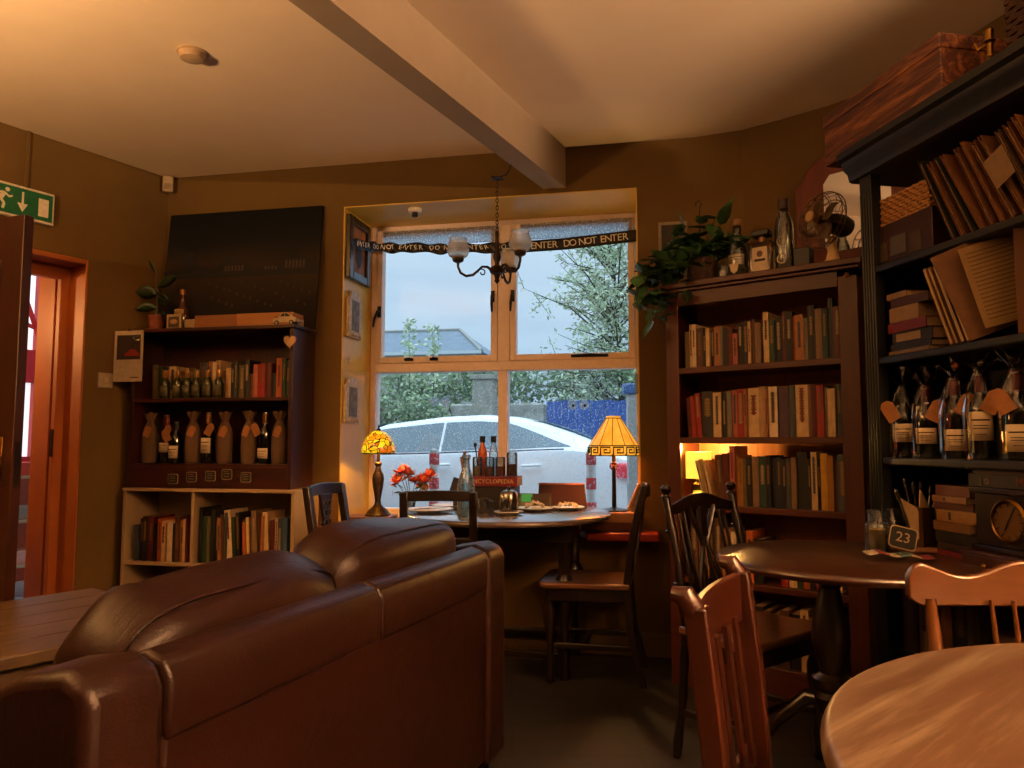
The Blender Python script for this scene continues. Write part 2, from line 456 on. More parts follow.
# ------------------------------------------------------------------ white car parked outside, nose to the left
m_white = plain('F0F2F2', .2, var=.02); m_cglass = plain('66757A', .15, var=.3, scale=60)
m_tyre = plain('16171A', .7); m_chrome = plain('A9AEB2', .25, 1, .05)
car = thing('car', 'white saloon car with raindrops on its dark windows parked outside the window', 'car', win(-.72, 3.05, -.1), RZ_WIN)
def lerp_tab(tab, x):
    for (a, va), (b_, vb) in zip(tab, tab[1:]):
        if x <= b_:
            k = (x - a) / (b_ - a); k = k * k * (3 - 2 * k) if False else k
            return tuple(p + (q_ - p) * k for p, q_ in zip(va, vb))
    return tab[-1][1]
# x: (sill z, belt z, roof z, half width, roof half width)
tab = [(-3.15, (.35, .62, .66, .62, .45)), (-3.0, (.22, .74, .80, .78, .6)), (-2.5, (.20, .90, .96, .88, .68)), (-2.2, (.20, .98, 1.05, .90, .68)), (-1.98, (.2, 1.02, 1.12, .90, .66)),
       (-1.65, (.2, 1.05, 1.29, .91, .62)), (-1.32, (.2, 1.07, 1.40, .91, .60)), (-.7, (.2, 1.085, 1.475, .91, .59)), (-.3, (.2, 1.10, 1.49, .91, .59)), (.05, (.2, 1.105, 1.465, .91, .59)),
       (.35, (.2, 1.12, 1.40, .91, .58)), (.62, (.2, 1.13, 1.31, .91, .58)), (.9, (.2, 1.11, 1.20, .90, .62)), (1.15, (.22, 1.05, 1.13, .88, .64)), (1.32, (.3, .98, 1.06, .84, .62)), (1.42, (.38, .80, .86, .74, .55))]
xs = [-3.15 + i * (4.57 / 60) for i in range(61)]
def ring(x):
    s0, be, ro, w, rw = lerp_tab(tab, x)
    half = [(-.55 * w, s0 - .02), (-w * .95, s0), (-w, s0 + .12), (-w * 1.0, .62 if be > .7 else be - .05), (-w * .985, be - .10), (-w * .95, be - .01), (-w * .93, be + .0),
            (-(w * .93 + (rw - w * .93) * .5), be + (ro - be) * .48), (-(w * .93 + (rw - w * .93) * .85), be + (ro - be) * .80), (-rw, be + (ro - be) * .90), (-rw * .8, be + (ro - be) * .97), (-rw * .4, ro + .0)]
    return [(y + .95, z) for y, z in half] + [(.95 - y, z) for y, z in reversed([(h[0], h[1]) for h in half])]
mb = MB(); rs = [ring(x) for x in xs]; n = len(rs[0])
mb.add([(x, y, z) for x, r_ in zip(xs, rs) for y, z in r_],
       [(i * n + j, i * n + (j + 1) % n, (i + 1) * n + (j + 1) % n, (i + 1) * n + j) for i in range(60) for j in range(n)] + [tuple(range(n)), tuple(reversed(range(60 * n, 61 * n)))])
mb.build('body', m_white, car)
def side_z(x, fr_):          # point on near glasshouse side at fraction up
    s0, be, ro, w, rw = lerp_tab(tab, x)
    k = .5 * fr_ / .48 if fr_ < .48 else .5 + .35 * (fr_ - .48) / .32
    return (x, .95 - (w * .93 + (rw - w * .93) * k) - .006, be + (ro - be) * fr_)
def side_window(x0, x1, nose=0, tail=0):
    mb = MB()
    N_ = 14
    def fn(u_, v_):
        x = x0 + (x1 - x0) * u_
        lo, hi = .06, .80
        if tail: hi = .80 - (.80 - .2) * max(0, (u_ - .45) / .55) ** 1.6; lo = .06 + .10 * u_ ** 3
        return side_z(x, lo + (hi - lo) * v_)
    mb.grid(fn, N_, 5); mb.build('side_window', m_cglass, car)
side_window(-1.62, -.66); side_window(-.635, .66, tail=1)
mb = MB(); 
def wsf(u_, v_):
    x = -2.0 + .62 * v_
    s0, be, ro, w, rw = lerp_tab(tab, x)
    return (x, .95 + (u_ - .5) * 2 * rw * .93, ro + .008)
mb.grid(wsf, 8, 8).build('windscreen', m_cglass, car)
mb = MB()
def rwf(u_, v_):
    x = .22 + .62 * v_
    s0, be, ro, w, rw = lerp_tab(tab, x)
    return (x, .95 + (u_ - .5) * 2 * rw * .75, ro + .008)
mb.grid(rwf, 8, 8).build('rear_window', m_cglass, car)
for x in (-2.25, .68):
    for y, sy in ((.03, 1), (1.70, 1)):
        w_ = MB().at(T(x, y, .31) @ R(pi / 2, 'X')).lathe([(.2, -.19), (.30, -.19), (.315, -.15), (.315, -.03), (.30, 0), (.2, 0)], 28).build('wheel', m_tyre, car)
        MB().at(T(x, y, .31) @ R(pi / 2, 'X')).lathe([(.0, .004), (.06, .01), (.19, -.0), (.2, -.02)], 20).build('hubcap', m_chrome, w_)
for y in (.14, 1.40):
    MB().box(1.1, 1.39, y - .1 if y < 1 else y + .08, y + .16 if y < 1 else y + .32, .86, 1.0).build('tail_light', emit('D02A3A', .35, 'tail_light_red'), car, bevel=.03, seg=3)
MB().tube([(-1.42, -.06, 1.05), (-1.38, -.1, 1.1), (-1.36, -.13, 1.1)], [.05, .075, .06], 10).build('mirror', m_white, car)
for x in (-.62, .28): MB().tube([(x - .08, .03, .97), (x, -.0, .975), (x + .1, .03, .98)], .014, 8).build('door_handle', m_white, car)
MB().tube([side_z(x, .02) for x in [-1.5 + .1 * i for i in range(22)]], .009, 6).build('trim_strip', m_chrome, car)

# ------------------------------------------------------------------ striped bollards between the pavement and the road
def bollard(u_, label):
    b_ = thing('bollard', label, 'bollard', (u_[0], u_[1], -.02), 0, 'striped bollards outside the window')
    MB().lathe([(.05, 0), (.05, .02), (.036, .03), (.036, 1.05), (.03, 1.065), (0, 1.07)], 16).build('post', plain('C9CFD2', .4), b_)
    for z in (.98, .80, .62, .44, .26): MB().lathe([(.0375, z - .03), (.0385, z - .028), (.0385, z + .052), (.0375, z + .055)], 16).build('band', plain('D23A3C', .5), b_)
bollard((-.585, 5.6), 'red and white striped bollard outside the left lower pane')
bollard((.59, 5.55), 'red and white striped bollard outside the right lower pane')

# ------------------------------------------------------------------ blue board fence, stone wall, hedge
m_blue = plain('37569A', .6, var=.15, scale=5)
fence = thing('board_fence', 'blue vertical board fence across the road', 'fence', win(-1.02, 8.0, -.1), RZ_WIN)
mb = MB()
for i in range(60): mb.box(i * .12, i * .12 + .112, 0, .02, .05, 1.86 + .01 * ((i * 7) % 3))
mb.build('board_panel', m_blue, fence)
for z in (.5, 1.5): MB().box(0, 7.2, .02, .06, z, z + .08).build('rail', m_blue, fence)
m_stone = plain('A8A498', .9, var=.3, scale=7, bump=.5)
wl = tag(MB(WB).box(-9, -1.12, 8.3, 8.7, -.1, 1.75).build('stone_wall', m_stone, bevel=.03), 'grey rough stone wall across the road behind the hedge', 'wall')
pier = tag(MB(WB).box(-2.2, -1.86, 7.7, 8.04, -.1, 2.12).box(-2.24, -1.82, 7.66, 8.08, 2.12, 2.2).build('gate_pier', plain('9A9484', .9, var=.2, scale=6), bevel=.01), 'pale square stone gate pier beside the hedge across the road', 'pier')
bs = thing('direction_post', 'pale post with a blue cap standing outside at the right window edge', 'post', (1.06, 6.5, -.1), 0)
MB().box(-.05, .05, -.05, .05, 0, 1.62).build('post', plain('A7A9A4', .6), bs, bevel=.008)
MB().box(-.085, .07, -.065, .065, 1.62, 1.71).build('cap', plain('4A6AA2', .5), bs, bevel=.01)

def leaves(mb, c, r, n_, size, rr, flat=1.0):
    for _ in range(n_):
        th, ph = rr.uniform(0, 2 * pi), acos(rr.uniform(-1, 1)); q = rr.random() ** .45
        p = Vector((c[0] + r[0] * q * sin(ph) * cos(th), c[1] + r[1] * q * sin(ph) * sin(th), c[2] + r[2] * q * cos(ph)))
        leaf(mb, p, size * rr.uniform(.6, 1.3), rr)
def leaf(mb, p, s_, rr, w=.32):
    a = Vector((rr.gauss(0, 1), rr.gauss(0, 1), rr.gauss(0, .7))).normalized(); b_ = a.orthogonal().normalized()
    b_ = (Matrix.Rotation(rr.uniform(0, 6.28), 3, a) @ b_)
    mb.add([tuple(p), tuple(p + a * s_ * .45 + b_ * s_ * w), tuple(p + a * s_), tuple(p + a * s_ * .5 - b_ * s_ * w)], [(0, 1, 2, 3)])
rr = random.Random(11)
m_leafA = plain('90A478', .7, var=.3, scale=2); m_leafB = plain('C2CEAC', .7, var=.3, scale=2); m_bark = plain('4C4438', .9, var=.3)
hg = thing('hedge', 'green ivy hedge spilling over the stone wall across the road', 'hedge', win(-4.0, 7.8, -.1), RZ_WIN)
mb = MB()
for i in range(24): leaves(mb, (rr.uniform(-3.3, 1.5), rr.uniform(-.2, .3), rr.uniform(1.0, 1.95)), (.5, .3, .35), 330, .085, rr)
mb.build('foliage', m_leafA, hg)
mb = MB()
for i in range(12): mb.tube([(-3 + i * .42, 0, 0), (-3 + i * .42 + rr.uniform(-.2, .2), 0, .8), (-3 + i * .42 + rr.uniform(-.4, .4), 0, 1.8)], [.04, .03, .012], 6)
mb.build('stem', m_bark, hg)

def tree(name, label, loc, h, crown, nb, nl, ls, mat, seed, lean=(0, 0)):
    rr = random.Random(seed); t = thing(name, label, 'tree', loc)
    wd_ = MB(); lf = MB()
    top = Vector((lean[0], lean[1], h * .85))
    trunk = [Vector((lean[0] * k ** 2, lean[1] * k ** 2, h * .85 * k)) for k in [i / 8 for i in range(9)]]
    wd_.tube(trunk, [.06 * (1 - .85 * i / 8) * h / 4 for i in range(9)], 7)
    for i in range(nb):
        k = rr.uniform(.25, 1); s0 = Vector((lean[0] * k ** 2, lean[1] * k ** 2, h * .85 * k))
        a = rr.uniform(0, 2 * pi); ln = crown * rr.uniform(.5, 1.05) * (1.15 - .55 * k)
        e_ = s0 + Vector((cos(a) * ln, sin(a) * ln, ln * rr.uniform(.15, .9)))
        m_ = s0.lerp(e_, .5) + Vector((0, 0, .12 * ln))
        wd_.tube([s0, m_, e_], [.014 * h / 4, .009 * h / 4, .003], 5)
        for j in range(6):
            b0 = m_.lerp(e_, rr.random()) if rr.random() < .6 else s0.lerp(m_, rr.uniform(.4, 1))
            e2 = b0 + Vector((rr.gauss(0, 1), rr.gauss(0, 1), rr.gauss(.3, .6))).normalized() * ln * .32
            wd_.tube([b0, e2], [.007, .003], 4)
            for _ in range(nl):
                leaf(lf, b0.lerp(e2, rr.random()) + Vector((rr.gauss(0, .05), rr.gauss(0, .05), rr.gauss(0, .05))), ls * rr.uniform(.6, 1.2), rr, .2)
    wd_.build('trunk', m_bark, t); lf.build('foliage', mat, t)
tree('garden_tree', 'tall feathery grey-green tree seen through the right panes', (2.05, 13.6, -.1), 6.0, 2.1, 85, 24, .10, m_leafB, 5, (-.2, 0))
tree('bushy_tree', 'low leafy tree spreading over the blue fence', (2.2, 13.1, -.1), 2.7, 1.6, 60, 18, .11, m_leafA, 8)
if 0: tree('hawthorn_bush', 'bushy shrub between the gate pier and the blue fence', (.5, 13.4, -.1), 2.4, 1.1, 40, 18, .10, m_leafB, 9)
for k, (x, y, h_) in enumerate(((-1.85, 13.3, 3.3), (-1.42, 13.3, 3.2))):
    rr = random.Random(20 + k)
    t = thing('sapling', ('left', 'right')[k] + ' of two thin saplings rising before the slate roof', 'tree', (x, y, -.1), 0)
    MB().tube([(0, 0, 0), (.02, 0, 1.6), (-.02, 0, h_)], [.015, .01, .004], 5).build('trunk', m_bark, t)
    lf = MB()
    for _ in range(200): leaf(lf, Vector((rr.gauss(0, .07), rr.gauss(0, .07), rr.uniform(2.2, h_ + .1))), .09, rr)
    lf.build('foliage', m_leafB, t)

# ------------------------------------------------------------------ house across the road
m_slate = plain('67727C', .7, var=.15, scale=3)
hs = thing('house', 'pale house with a grey slate hipped roof beyond the hedge', 'house', (-3.6, 24, -.1), RZ_WIN)
MB().box(-5.5, 2.4, 0, 6, 0, 4.05).build('wall', plain('A9A79C', .9), hs)
mb = MB(); x0, x1, y0, y1 = -5.8, 2.75, -.3, 6.3
mb.add([(x0, y0, 4.05), (x1, y0, 4.05), (x1, y1, 4.05), (x0, y1, 4.05), (x0 + 2, 3, 5.25), (x1 - 1.6, 3, 5.25)], [(0, 1, 5, 4), (1, 2, 5), (2, 3, 4, 5), (3, 0, 4), (3, 2, 1, 0)])
rf = mb.build('roof', m_slate, hs, smooth=False)
MB().tube([(x0 + 2, 3, 5.27), (x1 - 1.6, 3, 5.27)], .07, 6).tube([(x1 - 1.6, 3, 5.27), (x1, y0, 4.07)], .07, 6).build('ridge_tiles', plain('8E8C84', .8), rf)
MB().box(x0, x1, y0 - .12, y0, 3.98, 4.08).build('gutter', plain('C2C6C6', .6), hs)
for x in (-3.5, -.6): MB().box(x, x + 1, -.03, .0, 1.2, 2.5).build('window', m_cglass, hs)
MB().box(-4.9, -3.9, 2.6, 3.3, 5.1, 5.75).build('chimney', m_stone, hs)
hg = thing('hedge', 'tall grey-green hedge behind the blue fence and stone wall', 'hedge', (1.6, 16.5, -.1), RZ_WIN)
mb = MB()
for i in range(26): leaves(mb, (-4.2 + i * .36, rr.uniform(-.3, .3), rr.uniform(1.4, 2.75)), (.55, .4, .5), 420, .12, rr)
mb.build('foliage', m_leafA, hg)
mb = MB()
for i in range(16): mb.tube([(-4 + i * .55, 0, 0), (-4 + i * .55 + rr.uniform(-.2, .2), 0, 1.2), (-4 + i * .55 + rr.uniform(-.4, .4), 0, 2.2)], [.05, .04, .012], 6)
mb.build('stem', m_bark, hg)
# ================================================================== furniture woods
KIN = (.30, .26, .22)
w_mahog = wood('4A1E12', '6B2E1A', .38, 2); w_mahog_h = wood('4A1E12', '6B2E1A', .38, 0)
KIN = (.25, .155, .08)
w_brown = wood('7A3E1C', '96542A', .42, 2); w_brown_h = wood('7A3E1C', '96542A', .42, 0)
KIN = (.6, .45, .25)
w_pale = wood('A8713A', 'C48D50', .5, 2)
KIN = (.30, .26, .22)
KIN = (.30, .26, .22)
w_dark = wood('24120B', '3A2014', .33, 2, coat=.3); w_dark_h = wood('24120B', '3A2014', .33, 0, coat=.3)
KIN = (.18, .135, .09)
w_mid = wood('6A3218', '8C4A26', .38, 2, coat=.2); w_mid_h = wood('6A3218', '8C4A26', .38, 0, coat=.2)
KIN = (.30, .26, .22)
w_seat = wood('9A6A48', 'C49068', .28, 1, coat=.4)
KIN = (.18, .15, .085)
w_honey = wood('A8682E', 'C07E40', .3, 0, coat=.3); w_honey_v = wood('A8682E', 'C07E40', .3, 2, coat=.3)
KIN = (.5, .45, .4)
m_black = wood('1E2225', '2A3034', .38, 2, bump=.05); m_black_h = wood('1E2225', '2A3034', .38, 0, bump=.05)
KIN = (.30, .26, .22)
KIN = (.8, .66, .48)
w_white = wood('A89A84', 'B8AA94', .5, 2, bump=.04); w_white_h = wood('A89A84', 'B8AA94', .5, 0, bump=.04)
KIN = (.30, .26, .22)
m_brass = plain('D8A84A', .3, 1, .1)

# ------------------------------------------------------------------ tall brown bookcase
BC = (.734, 3.478, 0); RZ_BC = -radians(39)
bc = thing('bookcase', 'tall brown wooden bookcase with five shelves of books right of the window', 'bookcase', BC, RZ_BC)
BW = .842
for x0, x1 in ((0, .03), (BW - .03, BW)): MB().box(x0, x1, .02, .27, 0, 1.78).build('side_panel', w_brown, bc, bevel=.002)
MB().box(-.005, .058, 0, .022, 0, 1.775).build('front_stile', w_brown, bc, bevel=.003)
MB().box(BW - .07, BW + .005, 0, .022, 0, 1.775).build('front_stile', w_brown, bc, bevel=.003)
mb = MB(); mb.box(-.03, BW + .03, -.03, .28, 1.815, 1.842); mb.box(-.018, BW + .018, -.016, .27, 1.80, 1.815); mb.build('top_board', w_brown_h, bc, bevel=.004)
MB().box(.058, BW - .07, .0, .02, 1.735, 1.80).build('top_rail', w_brown_h, bc, bevel=.002)
for z in (1.444, 1.121, .818, .490, .154): MB().box(.03, BW - .03, .004, .265, z - .028, z).build('shelf', w_brown_h, bc, bevel=.003)
MB().box(.058, BW - .07, .004, .02, 0, .126).build('plinth', w_brown_h, bc)
mb = MB()
for i in range(8): mb.box(.03 + i * .0978, .03 + i * .0978 + .0965, .266, .274, .03, 1.8)
mb.build('back_panel', w_pale, bc, smooth=False)
MB().at(T(BW - .033, -.001, 1.787 - .01) @ R(pi / 2, 'X')).lathe([(.011, 0), (.011, .003), (.007, .006), (0, .007)], 14).build('wood_plug', plain('B8763A', .4), bc)

# ------------------------------------------------------------------ dark painted shelf unit along the right wall
DU = (1.250, 2.6, 0); RZ_DU = -radians(80.2)
du = thing('shelf_unit', 'tall blue-black painted shelf unit with cornice at the right edge', 'shelf unit', DU, RZ_DU)
DL, DD = 1.42, .31
for x in (0, DL - .06):
    mb = MB(); mb.box(x, x + .062, 0, .04, 0, 2.045)
    for k in range(4): mb.tube([(x + .010 + k * .014, -.002, .75), (x + .010 + k * .014, -.002, 1.98)], .0045, 6)
    mb.build('front_post', m_black, du, bevel=.002)
    MB().box(x, x + .045, DD - .04, DD, 0, 2.045).build('rear_post', m_black, du, bevel=.002)
for z, y0, y1 in ((1.712, .0, DD), (1.392, .0, DD), (1.048, .0, DD), (.42, .02, DD), (.06, .02, DD)):
    mb = MB().box(.012, DL - .012, y0 + .006, y1, z - .026, z)
    mb.build('shelf', m_black_h, du, bevel=.006, seg=3)
mb = MB(); mb.box(-.01, DL + .01, -.06, DD, .685, .715); mb.build('counter_board', w_dark_h, du, bevel=.006)
mb = MB()
mb.prism([(0, 2.04), (-.012, 2.045), (-.018, 2.07), (-.035, 2.085), (-.042, 2.11), (-.058, 2.12), (-.062, 2.142), (DD, 2.142), (DD, 2.04)], -.04, DL + .04, 'yz')
mb.build('cornice', m_black_h, du)
MB().box(.04, DL - .04, DD - .008, DD - .001, .06, 1.70).build('back_panel', m_black, du, smooth=False)
MB().box(.004, .012, .04, DD - .04, .06, 1.70).build('end_panel', m_black, du, smooth=False)

# ------------------------------------------------------------------ left: mahogany bookcase standing on a white shelf unit
LBu0, LBu1 = -2.155, -1.158
lb = thing('bookcase', 'dark red mahogany bookcase with bottles and books standing on a white unit', 'bookcase', win(LBu0, -.28, .845), RZ_WIN)
LW_ = LBu1 - LBu0
for x0, x1 in ((0, .022), (LW_ - .022, LW_)): MB().box(x0, x1, 0, .26, 0, .875).build('side_panel', w_mahog, lb, bevel=.002)
MB().box(-.012, LW_ + .012, -.012, .262, .875, .897).build('top_board', w_mahog_h, lb, bevel=.005)
for z in (.50, .135): MB().box(.022, LW_ - .022, .004, .25, z - .02, z).build('shelf', w_mahog_h, lb, bevel=.002)
MB().box(.022, LW_ - .022, .002, .018, .0, .118).build('lower_panel', w_mahog_h, lb, bevel=.002)
MB().box(.022, LW_ - .022, .25, .258, 0, .875).build('back_panel', w_mahog, lb, smooth=False)
wu = thing('shelf_unit', 'low white shelf unit full of books under the mahogany bookcase', 'shelf unit', win(-2.16, -.30, 0), RZ_WIN)
WW = 1.04
for x0, x1 in ((0, .02), (WW - .02, WW)): MB().box(x0, x1, 0, .285, 0, .827).build('side_panel', w_white, wu, bevel=.0015)
MB().box(.425, .443, .003, .28, .05, .827).build('divider', w_white, wu, bevel=.0015)
MB().box(-.004, WW + .004, -.004, .287, .827, .845).build('top_board', w_white_h, wu, bevel=.0015)
for z in (.44, .068): MB().box(.02, WW - .02, .002, .28, z - .018, z).build('shelf', w_white_h, wu, bevel=.0015)
MB().box(.02, WW - .02, .28, .285, .03, .827).build('back_panel', w_white, wu, smooth=False)
MB().box(.02, WW - .02, .01, .022, 0, .05).build('plinth', w_white_h, wu)

# ------------------------------------------------------------------ sofa
from mathutils import noise as mnoise
m_lea, nt, b = _new('brown_leather')
v = _coord(nt)
f = _noise(nt, v, 5, 5, .6)
nt.links.new(_ramp(nt, f, [(.3, hx('1A0A06')), (.7, hx('230F09'))]), b.inputs['Base Color'])
b.inputs['Roughness'].default_value = .40; b.inputs['Specular IOR Level'].default_value = .2
vo = nt.nodes.new('ShaderNodeTexVoronoi'); vo.inputs['Scale'].default_value = 260; nt.links.new(v, vo.inputs['Vector'])
f2 = _noise(nt, _coord(nt, (1.6, 5, 3)), 3.2, 5, .62, 1.6)
ad = nt.nodes.new('ShaderNodeMath'); ad.operation = 'MULTIPLY_ADD'; nt.links.new(vo.outputs['Distance'], ad.inputs[0]); ad.inputs[1].default_value = .12; nt.links.new(f2, ad.inputs[2])
_bump(nt, b, ad.outputs[0], .28, .008)
SF = (-.625, 1.125, 0); RZ_SF = radians(68.6)
sf = thing('sofa', 'brown leather two-seat sofa seen from behind with two plump back cushions', 'sofa', SF, RZ_SF)
SL = 1.655
def slab(pts, x0, x1): return MB().prism(pts, x0, x1, 'yz')
for x0, x1 in ((0, .15), (SL - .15, SL)):      # arms: upright at the rear, sloping forward
    pts = [(0, .03), (0, .70), (.015, .735), (.06, .752), (.16, .735), (.32, .66), (.50, .60), (.70, .575), (.78, .55), (.80, .50), (.80, .03)]
    slab(pts, x0, x1).build('arm', m_lea, sf, bevel=.022, seg=4)
slab([(.012, .05), (.008, .62), (.13, .62), (.15, .3), (.15, .05)], .15, SL - .15).build('back_panel', m_lea, sf, bevel=.01)
mb = slab([(.004, .60), (.002, .70), (.02, .735), (.06, .748), (.11, .73), (.13, .60)], .152, SL / 2 - .001); mb.build('back_rail', m_lea, sf, bevel=.012, seg=3)
mb = slab([(.004, .60), (.002, .70), (.02, .735), (.06, .748), (.11, .73), (.13, .60)], SL / 2 + .001, SL - .152); mb.build('back_rail', m_lea, sf, bevel=.012, seg=3)
MB().box(.15, SL - .15,   .15, .76, .05, .30).build('seat_base', m_lea, sf, bevel=.015)
def puff(mb, c, d, ex=.35, wr=.008, tilt=0, seed=0, sag=0):
    """cushion: superellipsoid with soft wrinkles"""
    nu, nv = 56, 32
    def sg(a, e_): return copysign(abs(a) ** e_, a)
    vs = []
    M_ = T(*c) @ R(tilt, 'X')
    for j in range(nv + 1):
        ph = -pi / 2 + pi * j / nv
        for i in range(nu):
            th = 2 * pi * i / nu
            x = sg(cos(ph), ex) * sg(cos(th), ex); y = sg(sin(ph), .75); z = sg(cos(ph), ex) * sg(sin(th), ex)
            p = Vector((x * d[0] / 2, y * d[1] / 2, z * d[2] / 2))
            q = Vector((p.x * 3 + seed, p.y * 6, p.z * 9))
            k = mnoise.noise(q) * wr + mnoise.noise(Vector((p.x * 17 + seed, p.y * 4 + p.x * 5, p.z * 3))) * wr * .4 * max(0, z) * (1 - abs(x) ** 6)
            p += Vector((0, k * .5, k)); p.z += sag * (abs(x) ** 3) * (1 if z > 0 else 0)
            vs.append(tuple(M_ @ p))
    return mb.add(vs, [(j * nu + i, j * nu + (i + 1) % nu, (j + 1) * nu + (i + 1) % nu, (j + 1) * nu + i) for j in range(nv) for i in range(nu)])
def puff_seam(mb, c, d, tilt, yy):
    M_ = T(*c) @ R(tilt, 'X'); pts = []
    for i in range(57):
        th = 2 * pi * i / 56
        sg = lambda a, e_: copysign(abs(a) ** e_, a)
        sp = abs(2 * yy / d[1]) ** (1 / .75); k = sqrt(1 - sp * sp) ** .42
        pts.append(tuple(M_ @ Vector((sg(cos(th), .42) * d[0] / 2 * k, yy, sg(sin(th), .42) * d[2] / 2 * k - (.012 * abs(sg(cos(th), .42) * k) ** 3 if sin(th) > 0 else 0)))))
    return mb.tube(pts, .0035, 5)
for k, (x, w_, z_, sd) in enumerate(((.50, .70, .610, 3), (1.17, .745, .650, 9))):
    c_ = (x, .235, z_); d_ = (w_, .26, .43)
    cu = puff(MB(), c_, d_, .42, .022, radians(12), sd, -.012).build('back_cushion', m_lea, sf)
    puff_seam(MB(), c_, d_, radians(12), -.07).build('piping', m_lea, cu)
for x in (.475, 1.125): puff(MB(), (x, .47, .37), (.64, .56, .20), .3, .01, 0, x).build('seat_cushion', m_lea, sf)
for x in (.08, SL - .08):
    for y in (.06, .74): MB().lathe([(.03, 0), (.03, .035), (.0, .036)], 12, (x, y, 0)).build('foot', w_dark, sf)

# ------------------------------------------------------------------ plank coffee table
m_plank = wood('6A5434', '9C7C4C', .5, 0, .7)
ct = thing('coffee_table', 'low wooden plank table in front of the sofa at the left edge', 'table', (-1.31, 2.23, 0), radians(143))
# local x runs away from the sofa ... y to the left
mb = MB(); 
for i in range(5): mb.box(.0 + .0, .86, 0, 0, 0, 0) if False else None
CTM = R(radians(-90), 'Z')
ct.rotation_euler = (0, 0, radians(53)); ct.location = (-1.33, 2.24, 0)
for i in range(5):     # planks run along local x
    MB().box(-1.25, .46, .0 + i * .17, .168 + i * .17, .46, .50).build('plank', m_plank, ct, bevel=.006)
for x in (-1.15, .36):
    for y in (.06, .76): MB().box(x - .04, x + .04, y - .04, y + .04, 0, .46).build('leg', m_plank, ct, bevel=.005)
for y in (.05, .78): MB().box(-1.11, .32, y - .012, y + .012, .37, .46).build('apron', m_plank, ct)

# ------------------------------------------------------------------ tables
def disc(r, z0, z1, lip=.012, n=96):
    return MB().lathe([(r - .02, z0), (r - .006, z0 + .002), (r, z0 + (z1 - z0) * .35), (r, z0 + (z1 - z0) * .6), (r - .005, z1 - .004), (r - lip, z1), (0, z1)], n)
# near round table
KIN = (.34, .36, .36)
w_top1 = wood('8A644C', 'DCBE9E', .42, 0, .8, .06, coat=.1)
t1 = thing('round_table', 'polished round brown wooden table at the lower right corner', 'table', (.953, .728, 0), radians(40.5))
disc(.612, .715, .75).build('tabletop', w_top1, t1)
MB().lathe([(.05, .10), (.09, .13), (.10, .2), (.06, .27), (.05, .33), (.085, .42), (.09, .5), (.06, .58), (.05, .62), (.08, .69), (.1, .715)], 28).build('pedestal', w_mid, t1)
MB().lathe([(.30, .69), (.32, .7), (.32, .715), (0, .715)], 40).build('apron', w_mid, t1)
def curved_leg(ang, r_, z_, mat, parent, w_=.03):
    c_, s_ = cos(ang), sin(ang)
    pts = [(c_ * q_, s_ * q_, z) for q_, z in ((.03, z_), (r_ * .35, z_ + .01), (r_ * .62, z_ * .72), (r_ * .82, z_ * .38), (r_ * .96, .045), (r_ * 1.05, .022))]
    return MB().tube(pts, [w_ * 1.3, w_ * 1.25, w_ * 1.05, w_ * .9, w_ * .8, w_ * .75], 12).build('leg', mat, parent)
for k in range(4): curved_leg(k * pi / 2 + .6, .40, .22, w_mid, t1)
# middle round table
t2 = thing('round_table', 'small dark round pedestal table in front of the brown bookcase', 'table', (1.03, 2.315, 0), radians(20))
w_top2 = wood('4C2614', '6E3C22', .3, 0, .6, .05, coat=.5)
disc(.385, .722, .75).build('tabletop', w_top2, t2)
MB().lathe([(.04, .28), (.05, .30), (.054, .33), (.040, .345), (.055, .36), (.058, .385), (.034, .40), (.042, .43), (.056, .49), (.054, .55), (.036, .62), (.030, .655), (.045, .67), (.045, .685), (.08, .7), (.10, .722)], 32, (-.052, .019, 0)).build('pedestal', w_dark, t2)
for a in (-1.95, .15, 2.25): curved_leg(a, .36, .30, w_dark, t2, .019)
# window table
t3 = thing('round_table', 'round wooden table laid with plates and teapot in the window bay', 'table', (-.03, 3.80, 0), RZ_WIN)
w_top3 = wood('8C7468', 'AC948A', .24, 0, .6, .05, coat=.8)
disc(.53, .722, .75).build('tabletop', w_top3, t3)
MB().box(-.36, .36, -.24, .24, .63, .722).build('apron', w_dark_h, t3, bevel=.004)
for x in (-.32, .32):
    for y in (-.2, .2):
        MB().lathe([(.026, 0), (.03, .02), (.022, .06), (.03, .12), (.024, .15), (.022, .25), (.034, .29), (.052, .34), (.056, .40), (.046, .45), (.026, .48), (.03, .50), (.026, .52), (.03, .54), (.034, .63)], 18, (x, y, 0)).build('leg', w_dark, t3)
for y in (-.2, .2): MB().box(-.32, .32, y - .014, y + .014, .09, .12).build('stretcher', w_dark_h, t3, bevel=.003)

